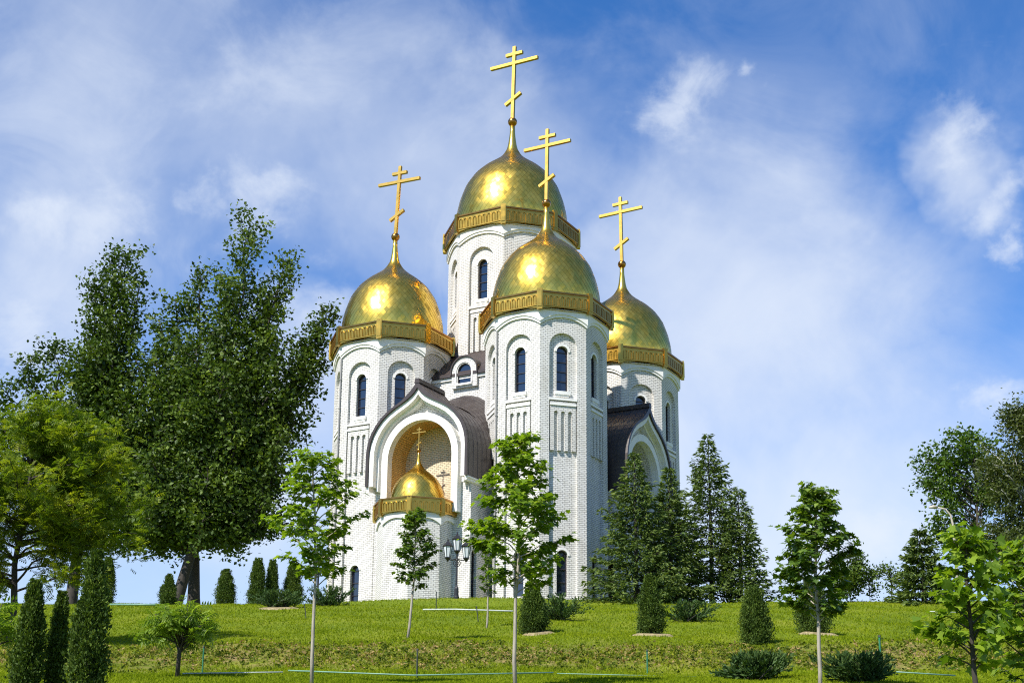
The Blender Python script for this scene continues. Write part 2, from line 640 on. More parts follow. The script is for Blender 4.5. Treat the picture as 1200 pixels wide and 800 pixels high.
# leaf templates: (x along, y across, z lift), faces
T_RHOMB = (np.array([(0, 0, 0), (0.45, 0.33, 0.10), (1, 0, -0.05), (0.45, -0.33, 0.10)]), np.array([(0, 1, 2), (0, 2, 3)]))
T_NEEDLE = (np.array([(0, 0.10, 0), (0.0, -0.10, 0), (0.7, -0.13, .05), (1, 0, 0), (0.7, 0.13, .05)]), np.array([(0, 1, 2), (0, 2, 4), (4, 2, 3)]))
_mp = [(0.0, 0.0), (0.12, -0.22), (0.02, -0.50), (0.34, -0.36), (0.48, -0.62), (0.60, -0.24), (1.0, 0.0),
       (0.60, 0.24), (0.48, 0.62), (0.34, 0.36), (0.02, 0.50), (0.12, 0.22)]
T_MAPLE = (np.array([(x, y, 0.12 * abs(y) - 0.10 * x * x) for x, y in _mp]),
           np.array([(0, 1, 3), (1, 2, 3), (0, 3, 5), (3, 4, 5), (0, 5, 7), (5, 6, 7), (0, 7, 9), (7, 8, 9), (0, 9, 11), (9, 10, 11)]))
_pv, _pf = [], []
for _i in range(6):
    for _s in (-1, 1):
        x0 = 0.12 + _i * 0.15
        _k = len(_pv)
        _pv += [(x0, 0, 0), (x0 + 0.13, 0.05 * _s, 0.01), (x0 + 0.10, 0.27 * _s * (1 - abs(_i - 2.5) * 0.08), -0.05)]
        _pf += [(_k, _k + 1, _k + 2)]
T_PINNATE = (np.array(_pv), np.array(_pf))
_fv, _ff = [], []
for _i in range(4):
    for _s in (-1, 1):
        x0 = 0.10 + _i * 0.22
        _k = len(_fv)
        _fv += [(x0, 0, 0), (x0 + 0.16, 0.12 * _s, 0.02), (x0 + 0.20, 0.42 * _s, -0.10), (x0 + 0.03, 0.20 * _s, 0.0)]
        _ff += [(_k, _k + 1, _k + 2), (_k, _k + 2, _k + 3)]
T_FROND = (np.array(_fv), np.array(_ff))


def scatter(P, size, tmpl, up=0.6, axis=None, axis_jit=0.6, size_jit=0.35, var=None, r=None):
    """a leaf at each point; returns vertices, triangles and one tone per triangle"""
    r = rng if r is None else r
    P = np.asarray(P, float)
    n = len(P)
    tv, tf = tmpl
    if axis is None:
        ax = r.normal(size=(n, 3))
        ax[:, 2] *= 0.6
    else:
        ax = np.asarray(axis, float) + r.normal(size=(n, 3)) * axis_jit
    ax /= np.linalg.norm(ax, axis=1, keepdims=True) + 1e-9
    nr = r.normal(size=(n, 3))
    nr /= np.linalg.norm(nr, axis=1, keepdims=True) + 1e-9
    nr[:, 2] += up
    nr -= ax * (nr * ax).sum(1, keepdims=True)
    nr /= np.linalg.norm(nr, axis=1, keepdims=True) + 1e-9
    sd = np.cross(nr, ax)
    s = size * (1 + size_jit * r.uniform(-1, 1, n))
    V = P[:, None, :] + s[:, None, None] * (tv[None, :, 0:1] * ax[:, None, :] + tv[None, :, 1:2] * sd[:, None, :] + tv[None, :, 2:3] * nr[:, None, :])
    F = tf[None, :, :] + (np.arange(n) * len(tv))[:, None, None]
    if var is None:
        var = np.clip(r.normal(0.45, 0.2, n), 0, 1)
    return V.reshape(-1, 3), F.reshape(-1, 3), np.repeat(var, len(tf))


def join_np(parts):
    V, F, A, k = [], [], [], 0
    for v, f, a in parts:
        V.append(v)
        F.append(f + k)
        A.append(a)
        k += len(v)
    return np.concatenate(V), np.concatenate(F), np.concatenate(A)


# ------------------------------------------------------------------ ground
G_D = [-3000, -60, 0, 20, 28, 36, 39.6, 44, 52, 62, 72, 77, 81, 90, 200, 3000]
G_Z = [-3.0, -2.2, -1.65, 1.24, 2.21, 3.30, 3.78, 4.95, 6.33, 8.32, 10.14, 10.98, 11.48, 11.55, 11.4, 9.0]


def gz(x, y):
    x = np.asarray(x, float)
    y = np.asarray(y, float)
    z = (np.interp(y - 0.9, G_D, G_Z) + np.interp(y + 0.9, G_D, G_Z) + np.interp(y, G_D, G_Z)) / 3
    tilt = np.clip((y - 5) / 40, 0, 1) * 0.0095 + np.clip((y - 45) / 30, 0, 1) * np.where(x > 0, 0.008, -0.001)
    z = z + tilt * np.clip(x, -60, 60)
    near = np.clip(1 - np.abs(y - 45) / 60, 0, 1)
    z = z + near * (0.05 * np.sin(x * 0.9 + y * 0.35) + 0.04 * np.sin(x * 0.37 - y * 0.8 + 1.3) + 0.03 * np.sin(x * 2.1 + 0.7 * y))
    # flat stand for the church
    flat = np.clip((19 - np.hypot(x + 0.2, y - 93)) / 4, 0, 1)
    z = z * (1 - flat) + 11.48 * flat
    return z + EYE


def gzf(x, y):
    return float(gz(x, y))


xs = np.unique(np.concatenate([np.linspace(-3000, -120, 14), np.linspace(-120, -45, 26), np.linspace(-45, 45, 226), np.linspace(45, 120, 26), np.linspace(120, 3000, 14)]))
ys = np.unique(np.concatenate([np.linspace(-3000, -40, 14), np.linspace(-40, 22, 32), np.linspace(22, 100, 261), np.linspace(100, 200, 26), np.linspace(200, 3000, 14)]))
XX, YY = np.meshgrid(xs, ys)
ZZ = gz(XX, YY)
ii = np.arange(XX.size).reshape(XX.shape)
FF = np.stack([ii[:-1, :-1], ii[:-1, 1:], ii[1:, 1:], ii[1:, :-1]], -1).reshape(-1, 4)
ground = link('ground', mesh_np('ground', np.stack([XX, YY, ZZ], -1).reshape(-1, 3), FF, smooth=True), 'ground')
prop(ground, 'sunlit green grassy slope rising to the church with a worn bank', 'ground', kind='structure')

# grass blades over the visible slope, denser near the camera
ng = 430000
u = rng.uniform(0, 1, ng)
gd = 1 / (1 / 25.0 + u * (1 / 83.0 - 1 / 25.0))            # even density on the picture
gx = rng.uniform(-0.42, 0.42, ng) * gd
dch = np.hypot(gx + 0.2, gd - 92)
keep = dch > 13.5
gd, gx = gd[keep], gx[keep]
patchy = 0.5 + 0.5 * np.sin(gx * 0.8 + 1.2 * np.sin(gd * 0.5)) * np.sin(gd * 0.9 + np.sin(gx * 0.6))
bank = np.clip(1 - np.abs(gd - 42.3) / 3.0, 0, 1)
# bare spots on the bank
bare = (bank > 0.2) & (np.sin(gx * 1.7 + 2 * np.sin(gd * 1.1)) + np.sin(gx * 0.63 + 1.0) + rng.normal(0, .6, len(gx)) > 0.75)
bare |= (bank > 0.15) & (rng.uniform(0, 1, len(gx)) < 0.25 * np.clip(bank * 2, 0, 1))
gd, gx, patchy, bank = gd[~bare], gx[~bare], patchy[~bare], bank[~bare]
n_ = len(gd)
gp = np.stack([gx, gd, gz(gx, gd) - 0.01], 1)
gv = np.clip(0.24 + 0.20 * patchy + rng.normal(0, 0.13, n_) + bank * rng.normal(0.12, 0.36, n_), 0, 1)
T_BLADE = (np.array([(0, -0.16, 0), (0, 0.16, 0), (1, 0.0, 0.15), (0, -0.05, 0.0), (0.05, 0.2, 0.1), (0.75, 0.22, 0.35)]), np.array([(0, 1, 2), (3, 4, 5)]))
gs = 0.040 + 0.0008 * gd + 0.075 * bank * rng.uniform(0, 1, n_) ** 2
V, F, A = scatter(gp, 1.0, T_BLADE, up=0.0, axis=np.tile((0, 0, 1.0), (n_, 1)), axis_jit=0.5, size_jit=0.0, var=gv)
V = (V.reshape(n_, -1, 3) - gp[:, None, :]) * (gs * rng.uniform(0.6, 1.4, n_))[:, None, None] + gp[:, None, :]
grass = link('grass', mesh_np('grass', V.reshape(-1, 3), F, A), 'grass')
prop(grass, 'short yellow green grass covering the slope below the church', 'grass', kind='stuff')

# low weeds and dry stalks on the bank
nw_ = 3000
wy = 42.2 + rng.normal(0, 1.5, nw_)
wx = rng.uniform(-0.42, 0.42, nw_) * wy
kk = rng.integers(6, 12, nw_)
cy_, cx_ = np.repeat(wy, kk), np.repeat(wx, kk)
cx_ = cx_ + rng.normal(0, 0.05, len(cx_))
cy_ = cy_ + rng.normal(0, 0.05, len(cy_))
wt = np.clip(np.repeat(rng.choice([0.05, 0.3, 0.55, 0.95], nw_, p=[.20, .34, .30, .16]), kk) + rng.normal(0, .08, len(cx_)), 0, 1)
wp = np.stack([cx_, cy_, gz(cx_, cy_) + rng.uniform(0, 0.10, len(cx_))], 1)
V, F, A = scatter(wp, 0.085, T_RHOMB, 0.9, None, 0.6, 0.5, wt)
weeds = link('bank_weeds', mesh_np('bank_weeds', V, F, A), mat_leaf('weed_leaf', (0.045, 0.075, 0.010), (0.15, 0.19, 0.018), (0.34, 0.24, 0.10), 0.25, 0.7, 0.1))
prop(weeds, 'rough weeds and dry brown stalks along the bank across the slope', 'weeds', kind='stuff')

# ------------------------------------------------------------------ church
HT = 0.2772 - PI / 4                       # heading of the front (porch) face
CH_Z = 11.70 + EYE
church = empty('church', (-0.208, 92.0, CH_Z), HT)
prop(church, 'white brick church with five gold domes, octagonal corner towers and arched porch', 'church')
TA = 5.907                                 # tower centres at +-TA
T8 = math.tan(PI / 8)


def arch_pts(hw, spring, n=10, c=0.0, left_first=True):
    """round arch, left to right, from spring to spring"""
    pts = [(c - hw * math.cos(PI * i / n), spring + hw * math.sin(PI * i / n)) for i in range(n + 1)]
    return pts if left_first else pts[::-1]


def arch_open(hw, z0, spring, n=10, c=0.0):
    """closed arched opening, counter-clockwise"""
    return [(c - hw, z0), (c + hw, z0)] + arch_pts(hw, spring, n, c, False)


W_UP = dict(hw=0.37, z0=12.85, sp=15.38)
W_LO = dict(hw=0.34, z0=0.35, sp=2.76)
D1, D2 = 0.20, 0.30                         # depth of the tall recess, of the window opening


def octagon_wall(Rc, z0, z1, dz, rw, low=True, faces=range(8)):
    """returns the wall, the moulding round its top, and the small parts of one face"""
    mb, tr = MB(), MB()
    ir, hs = Rc * math.cos(PI / 8), Rc * math.sin(PI / 8)
    bits = []
    for k in faces:
        fr = Frame(k * PI / 4, ir)
        sp = 15.64 + dz
        rec = [(-rw, z0)] + arch_pts(rw, sp, 14) + [(rw, z0)]
        mb.poly(fr, [(-hs, z0)] + rec + [(hs, z0), (hs, z1), (-hs, z1)], 0)
        mb.strip(fr, rec, -D1, 0)
        wins = [arch_open(W_UP['hw'], W_UP['z0'] + dz, W_UP['sp'] + dz, 10)]
        if low:
            wins.append(arch_open(W_LO['hw'], W_LO['z0'], W_LO['sp'], 10))
        mb.poly(fr, [(-rw, z0), (rw, z0)] + arch_pts(rw, sp, 14, 0, False), -D1, wins)
        for w in wins:
            mb.strip(fr, w, -D1 - D2, -D1, True, True)
            mb.poly(fr, w, -D1 - D2)
        # corbel panel with three slits open at the bottom
        zt, zb, st = 12.15 + dz, 9.10 + dz, 11.45 + dz
        pts = [(-0.80, zt), (-0.80, zb)]
        for c in (-0.45, 0.0, 0.45):
            pts += [(c - 0.125, zb), (c - 0.125, st)] + arch_pts(0.125, st, 6, c)[1:-1] + [(c + 0.125, st), (c + 0.125, zb)]
        pts += [(0.80, zb), (0.80, zt)]
        mb.prism(fr, pts, -D1, -0.03)
        # moulding under the parapet with a flat arch for a lower edge
        zl, zc_ = 16.95 + dz, 17.50 + dz
        for w0, w1, up, zt_ in ((0, 0.10, 0.0, 17.97), (0.10, 0.16, 0.16, 17.98)):
            e = hs + w1 * T8
            low_ = [(-e + 2 * e * i / 12, zc_ + up - (zc_ - zl) * (abs(i / 6 - 1) ** 2.2)) for i in range(13)]
            tr.prism(fr, low_ + [(e, zt_ + dz), (-e, zt_ + dz)], w0, w1)
    fr = Frame(0, ir)
    for wd, d in ((W_UP, dz),) + (((W_LO, 0),) if low else ()):         # raised brick ring round each window
        o = arch_pts(wd['hw'] + 0.13, wd['sp'] + d, 12)
        inn = arch_pts(wd['hw'], wd['sp'] + d, 12)
        m_ = MB()
        m_.prism(fr, (o + inn[::-1])[::-1], -D1, -D1 + 0.05)
        bits.append(('window_surround', m_.mesh('window_surround', True)))
    for hw, w1, za, zb_ in ((rw - 0.003, 0.02, 12.24, 12.38), (0.83, 0.03, 11.91, 12.06)):
        m_ = MB()
        m_.box(fr, -hw, hw, -D1 + .002, w1, za + dz, zb_ + dz)
        bits.append(('ledge', m_.mesh('ledge', True)))
    return mb, tr, bits


def weld_mesh(mb, name):
    me = mb.mesh(name)
    import bmesh
    bm = bmesh.new()
    bm.from_mesh(me)
    bmesh.ops.remove_doubles(bm, verts=bm.verts, dist=0.002)
    bm.to_mesh(me)
    bm.free()
    box_uv(me)
    return me


def window(parent, fr_world, hw, z0, sp, depth, nb, name='window'):
    """frame with glazing bars, single panes and a sill"""
    fr = fr_world
    fm = MB()
    w0, w1 = depth - 0.05, depth + 0.02
    b = 0.055
    out = arch_open(hw + 0.004, z0, sp, 10)
    inn = arch_open(hw - b, z0 + b, sp, 10)
    fm.poly(fr, out, w1, [inn])
    fm.strip(fr, inn, w0, w1, True, True)
    H = sp - z0
    zs = [z0 + b + (H - b) * i / nb for i in range(nb + 1)]
    for z in zs[1:]:
        fm.box(fr, -hw + b * 0.5, hw - b * 0.5, w0, w1 - 0.008, z - 0.02, z + 0.02)
    win = fm.build(name, 'frame', parent)
    for i in range(nb):
        p = MB()
        p.box(fr, -hw + 0.03, hw - 0.03, w0 - 0.012, w0, zs[i] + 0.0, zs[i + 1] - 0.004)
        p.build('pane', 'glass', win)
    p = MB()
    a = arch_open(hw - 0.03, sp, sp, 8)
    p.prism(fr, a[2:], w0 - 0.012, w0)
    p.build('pane', 'glass', win)
    return win


def sill(win, fr, hw, z, w0, w1):
    s = MB()
    s.box(fr, -hw - 0.12, hw + 0.12, w0, w1, z - 0.22, z)
    s.box(fr, -hw - 0.06, hw + 0.02, w0, w1 - 0.05, z - 0.34, z - 0.22)
    s.build('sill', 'trim', win)


# --- corner towers share one mesh
RC_T, RC_D = 3.868, 4.472
tw_mb, tw_tr, tw_bits = octagon_wall(RC_T, -0.6, 17.98, 0.0, 0.89)
tower_me, tower_tr = tw_mb.mesh('tower_wall', True), weld_mesh(tw_tr, 'moulding')
towers = {}


def add_bits(t, bits):
    for k in range(-2, 4):
        for nm_, me in bits:
            link(nm_, me, 'trim', t, (0, 0, 0), k * PI / 4)


for nm, (sx, sy) in dict(near=(1, -1), left=(-1, -1), right=(1, 1), rear=(-1, 1)).items():
    t = link('tower_wall', tower_me, 'brick', church, (sx * TA, sy * TA, 0))
    link('moulding', tower_tr, 'trim', t)
    if nm != 'rear':
        add_bits(t, tw_bits)
    towers[nm] = t
dr_mb, dr_tr, dr_bits = octagon_wall(RC_D, 15.0, 26.83, 8.85, 0.94, False)
drum = dr_mb.build('drum_wall', 'brick', church, uv=True)
link('moulding', weld_mesh(dr_tr, 'moulding'), 'trim', drum)
add_bits(drum, dr_bits)
towers['drum'] = drum

for nm in ('near', 'left', 'right', 'drum'):
    cx, cy = (0, 0) if nm == 'drum' else towers[nm].location[:2]
    Rc = RC_D if nm == 'drum' else RC_T
    dz = 8.85 if nm == 'drum' else 0
    for k in (-1, 0, 1, 2):
        fr = Frame(k * PI / 4, Rc * math.cos(PI / 8), (cx, cy))
        w = window(church, fr, W_UP['hw'], W_UP['z0'] + dz, W_UP['sp'] + dz, -D1 - 0.20, 4)
        sill(w, fr, W_UP['hw'], W_UP['z0'] + dz, -D1 - 0.05, -D1 + 0.14)
        if nm != 'drum':
            w = window(church, fr, W_LO['hw'], W_LO['z0'], W_LO['sp'], -D1 - 0.20, 3)


# --- parapets with posts
def parapet(Rp, ztop, h, parent, loc, faces, narch, Rwall, post_h=1.33, thick=0.12, s=1.0):
    ir, hs = Rp * math.cos(PI / 8), Rp * math.sin(PI / 8)
    band, arc, rim = MB(), MB(), MB()
    z1, z0 = ztop, ztop - h
    for k in faces:
        fr = Frame(k * PI / 4, ir)
        e = hs
        low = [(-e + 2 * e * i / 10, z0 + 0.17 * s * (1 - (abs(i / 5 - 1) ** 2))) for i in range(11)]
        band.prism(fr, low + [(e, z1), (-e, z1)], -thick, 0)
        # inner face and soffit
        ei = hs - thick * T8
        band.poly(fr, [(ei, z0 + .2), (-ei, z0 + .2), (-ei, z1), (ei, z1)], -thick)
        ew = Rwall * math.sin(PI / 8)
        wdep = Rwall * math.cos(PI / 8) - ir
        band.add([fr(-ew, wdep, z0 + 0.02), fr(ew, wdep, z0 + 0.02), fr(ei, -thick, z0 + .02), fr(-ei, -thick, z0 + .02)], [(3, 2, 1, 0)])
        # rail on top
        er = hs + 0.07 * T8
        rim.box(fr, -er, er, -thick - 0.05, 0.07, z1, z1 + 0.10 * s)
        # relief arcade
        pw = 2 * (hs - 0.16 * s) / narch
        for i in range(narch):
            c = -hs + 0.16 * s + pw * (i + 0.5)
            ro, ri = pw * 0.42, pw * 0.27
            zb = z0 + 0.26 * s
            spz = z1 - 0.16 * s - ro
            o = [(c - ro, zb)] + arch_pts(ro, spz, 6, c) + [(c + ro, zb)]
            inn = [(c - ri, zb)] + arch_pts(ri, spz, 6, c) + [(c + ri, zb)]
            ring = o + inn[::-1]
            arc.prism(fr, ring[::-1], 0, 0.055 * s)
            arc.box(fr, c - 0.025 * s, c + 0.025 * s, 0, 0.035 * s, zb, spz + ri * .5)
        arc.box(fr, -hs + .02, hs - .02, 0, 0.05 * s, z0 + 0.175 * s, z0 + 0.235 * s)
    b = band.build('parapet', 'gold_band', parent, loc)
    arc.build('arcade', 'gold_band', b)
    rim.build('rail', 'gold_rim', b)
    ks = list(faces)
    ang = sorted(set([k for k in ks] + [k + 1 for k in ks])) if len(ks) < 8 else ks
    pm = MB()
    f0 = Frame(0, Rp)
    pm.box(f0, -0.17 * s, 0.17 * s, -0.16 * s, 0.06 * s, z0 - 0.06, z0 - 0.06 + post_h)
    pm.box(f0, -0.12 * s, 0.12 * s, 0.06 * s, 0.09 * s, z0 + 0.1, z0 - 0.2 + post_h)
    me = pm.mesh('post')
    for k in ang:
        link('post', me, 'gold_band', b, (0, 0, 0), k * PI / 4 - PI / 8)
    return b


def dome_profile(s):
    return [(3.25 * s, -0.9 * s), (3.36 * s, -0.4 * s), (3.43 * s, 0.1 * s), (3.46 * s, 0.55 * s), (3.42 * s, 1.0 * s), (3.25 * s, 1.8 * s), (2.92 * s, 2.75 * s),
            (2.44 * s, 3.5 * s), (1.88 * s, 4.05 * s), (1.30 * s, 4.48 * s), (0.90 * s, 4.78 * s), (0.62 * s, 5.05 * s), (0.45 * s, 5.3 * s), (0.34 * s, 5.58 * s)]


def smooth_profile(p, n):
    p = np.array(p)
    d = np.concatenate([[0], np.cumsum(np.hypot(*np.diff(p, axis=0).T))])
    t = np.linspace(0, d[-1], 240)
    q = np.stack([np.interp(t, d, p[:, 0]), np.interp(t, d, p[:, 1])], 1)
    ker = np.hanning(25)
    ker /= ker.sum()
    pad = np.concatenate([np.repeat(q[:1], 12, 0), q, np.repeat(q[-1:], 12, 0)])
    q = np.stack([np.convolve(pad[:, i], ker, 'valid') for i in (0, 1)], 1)
    d = np.concatenate([[0], np.cumsum(np.hypot(*np.diff(q, axis=0).T))])
    t = np.linspace(0, d[-1], n)
    q = np.stack([np.interp(t, d, q[:, 0]), np.interp(t, d, q[:, 1])], 1)
    tg = np.gradient(q, axis=0)
    tg /= np.linalg.norm(tg, axis=1, keepdims=True)
    nr = np.stack([tg[:, 1], -tg[:, 0]], 1)
    return q, nr


def dome_shingles(prof, ncol, nrow, seed):
    """diamond plates in staggered rows, each a little out of true"""
    r = np.random.default_rng(seed)
    q, nr = smooth_profile(prof, nrow + 1)
    V, NR, F = [], [], []
    for i in range(0, nrow - 1):
        for j in range(ncol):
            off = 0.5 * (i % 2)
            lat = [(i, j + off), (i + 1, j + off + 0.5), (i + 2, j + off), (i + 1, j + off - 0.5)]
            tl = r.normal(0, 0.026, 2)
            k = len(V)
            for n_i, (a, b_) in enumerate(lat):
                th = 2 * PI * b_ / ncol
                lift = 0.018 if n_i == 0 else (0.010 if n_i in (1, 3) else 0.003)
                rr, z = q[a]
                nx, nz = nr[a]
                er = (math.cos(th), math.sin(th), 0)
                n3 = np.array([er[0] * nx, er[1] * nx, nz])
                V.append((er[0] * (rr + lift * nx), er[1] * (rr + lift * nx), z + lift * nz))
                tn = np.array([-er[1], er[0], 0])
                n3 = n3 + tn * tl[0] + np.cross(n3, tn) * (tl[1] + 0.012)
                NR.append(n3 / np.linalg.norm(n3))
            F.append((k, k + 1, k + 2, k + 3))
    F = np.array(F)
    me = mesh_np('shingles', V, F, r.uniform(0, 1, len(F)), True)
    me.normals_split_custom_set([tuple(NR[i]) for i in F.ravel()])
    return me


def cross_mesh(s):
    mb = MB()
    fr = Frame(0, 0)
    w = 0.105 * s
    d = 0.09 * s
    H = 5.28 * s
    mb.box(fr, -w, w, -d, d, 0, H)
    for z, L, a in ((4.75 * s, 0.60 * s, 0), (4.10 * s, 1.72 * s, 0), (1.60 * s, 0.64 * s, math.radians(30))):
        c, si = math.cos(a), math.sin(a)
        hh = 0.10 * s
        pts = [(-L * c + hh * si, z - L * si - hh * c), (L * c + hh * si, z + L * si - hh * c), (L * c - hh * si, z + L * si + hh * c), (-L * c - hh * si, z - L * si + hh * c)]
        mb.prism(fr, pts, -d - 0.012, d + 0.012, True)
    return mb.mesh('cross')


def dome(parent, loc, s, me_sh, me_core, me_neck, me_ball, me_cross, zball, tilt=0.0):
    d = link('dome', me_core, 'gold', parent, loc)
    sh = link('shingles', me_sh, 'gold', d)
    prop(sh, kind='stuff')
    link('neck', me_neck, 'gold', d)
    link('ball', me_ball, 'gold_rim', d, (0, 0, zball))
    c = link('cross', me_cross, 'gold_cross', d, (0, 0, zball))
    c.rotation_euler = (0, tilt, 0)
    return d


def dome_kit(prof, s, ncol, nrow, zball, neck_r, ball_r, cross_s, seed):
    core = MB()
    q, _ = smooth_profile(prof, 40)
    core.lathe([(r - 0.015, z) for r, z in q], 64)
    nk = MB()
    zt = prof[-1][1]
    r0 = prof[-1][0]
    h = zball - zt
    nk.lathe([(r0 * 1.55, zt - 0.28 * h), (r0 * 1.12, zt - .06 * h), (r0 * 0.82, zt + 0.14 * h), (neck_r * 1.45, zt + 0.36 * h), (neck_r * 1.12, zt + 0.6 * h), (neck_r, zball)], 24)
    bl = MB()
    bl.lathe([(max(0.001, ball_r * math.sin(PI * i / 10)), -ball_r * math.cos(PI * i / 10)) for i in range(11)], 20)
    return (dome_shingles(prof, ncol, nrow, seed), core.mesh('dome', smooth=True), nk.mesh('neck', smooth=True), bl.mesh('ball', smooth=True), cross_mesh(cross_s), zball)


kit = dome_kit(dome_profile(1.0), 1.0, 60, 34, 7.45, 0.15, 0.30, 1.0, 3)
kit_c = dome_kit(dome_profile(1.145), 1.145, 66, 38, 8.55, 0.17, 0.34, 1.145, 5)
Z_P = 18.92
for nm, tl in (('near', 0.012), ('left', 0.045), ('right', -0.015), ('rear', 0.01)):
    x, y = towers[nm].location[:2]
    parapet(4.262, Z_P, 1.06, church, (x, y, 0), range(8), 8, RC_T + 0.17)
    dome(church, (x, y, 19.19), 1.0, *kit, tilt=tl)
    dk = MB()
    dk.lathe([(4.05, 18.35), (3.3, 18.5)], 8)
    dk.build('roof_deck', 'roof', church, (x, y, 0), PI / 8)
parapet(4.831, Z_P + 8.9, 1.12, church, (0, 0, 0), range(8), 9, RC_D + 0.17, 1.42)
dome(church, (0, 0, 28.10), 1.145, *kit_c, tilt=0.02)
dk = MB()
dk.lathe([(4.6, 27.2), (3.6, 27.4)], 8)
dk.build('roof_deck', 'roof', church, (0, 0, 0), PI / 8)

# --- nave between the towers
nv = MB()
NW = 5.9
for k in range(4):
    fr = Frame(k * PI / 2, NW)
    nv.poly(fr, [(-NW, -0.6), (NW, -0.6), (NW, 15.9), (-NW, 15.9)], 0)
nave = nv.build('nave_wall', 'brick', church, uv=True)
nr_ = MB()
for k in range(4):
    fr = Frame(k * PI / 2, NW)
    nr_.add([fr(-NW - .25, .25, 15.9), fr(NW + .25, .25, 15.9), fr(3.6, -NW + 3.6, 18.4), fr(-3.6, -NW + 3.6, 18.4),
             fr(-NW - .25, .25, 15.72), fr(NW + .25, .25, 15.72), fr(NW, 0, 15.7), fr(-NW, 0, 15.7)], [(0, 1, 2, 3), (4, 5, 1, 0), (7, 6, 5, 4)])
nave_roof = nr_.build('nave_roof', 'roof', church)
ev = MB()
for k in range(4):
    fr = Frame(k * PI / 2, NW)
    ev.box(fr, -NW, NW, 0.0, 0.12, 15.52, 15.70)
ev.build('cornice', 'trim', nave, uv=True)
for k in (0, 1):                                       # round-headed dormers above the porch vaults
    fr = Frame(k * PI / 2, NW)
    dm = MB()
    outl = [(-0.95, 14.9), (0.95, 14.9)] + arch_pts(0.95, 16.02, 16, 0, False)
    hole = arch_open(0.50, 15.16, 16.02, 12)
    dm.poly(fr, outl, 0.22, [hole])
    dm.strip(fr, hole, -0.2, 0.22, True, True)
    dm.poly(fr, hole, -0.2)
    dm.strip(fr, outl, -2.6, 0.22, True)
    d_ = dm.build('dormer', 'brick', church, uv=True)
    rg = MB()
    o2 = [(-0.66, 15.2)] + arch_pts(0.66, 16.02, 16) + [(0.66, 15.2)]
    i2 = [(-0.58, 15.2)] + arch_pts(0.58, 16.02, 16) + [(0.58, 15.2)]
    rg.prism(fr, (o2 + i2[::-1])[::-1], 0.22, 0.28)
    rg.build('surround', 'trim', d_, uv=True)
    rf = MB()
    o2 = [(-1.04, 15.8)] + arch_pts(1.04, 16.02, 16) + [(1.04, 15.8)]
    i2 = [(-0.955, 15.8)] + arch_pts(0.955, 16.02, 16) + [(0.955, 15.8)]
    rf.prism(fr, (o2 + i2[::-1])[::-1], -2.5, 0.32)
    rf.build('dormer_roof', 'roof', d_)
    w = window(church, fr, 0.50, 15.16, 16.02, 0.12, 2)
    s_ = MB()
    s_.box(fr, -0.62, 0.62, 0.2, 0.34, 15.03, 15.16)
    s_.build('sill', 'trim', w)

# --- keel-arched porch bays
KEEL = [(1, 0), (0.992, 0.12), (0.965, 0.25), (0.91, 0.39), (0.83, 0.52), (0.73, 0.635), (0.61, 0.735), (0.47, 0.82), (0.33, 0.89), (0.21, 0.955), (0.12, 1.015), (0.055, 1.075), (0, 1.15)]


def keel(hw, spring, leg, sc_=3.5, peak=0.0):
    """outline from bottom left over the apex to bottom right"""
    k = hw / sc_
    right = [(x * hw, spring + y * sc_ * (0.25 + 0.75 * k) + (peak * max(0, 1 - x * 3))) for x, y in KEEL]
    left = [(-x, z) for x, z in right]
    return [(-hw, leg)] + left + right[::-1][1:] + [(hw, leg)]


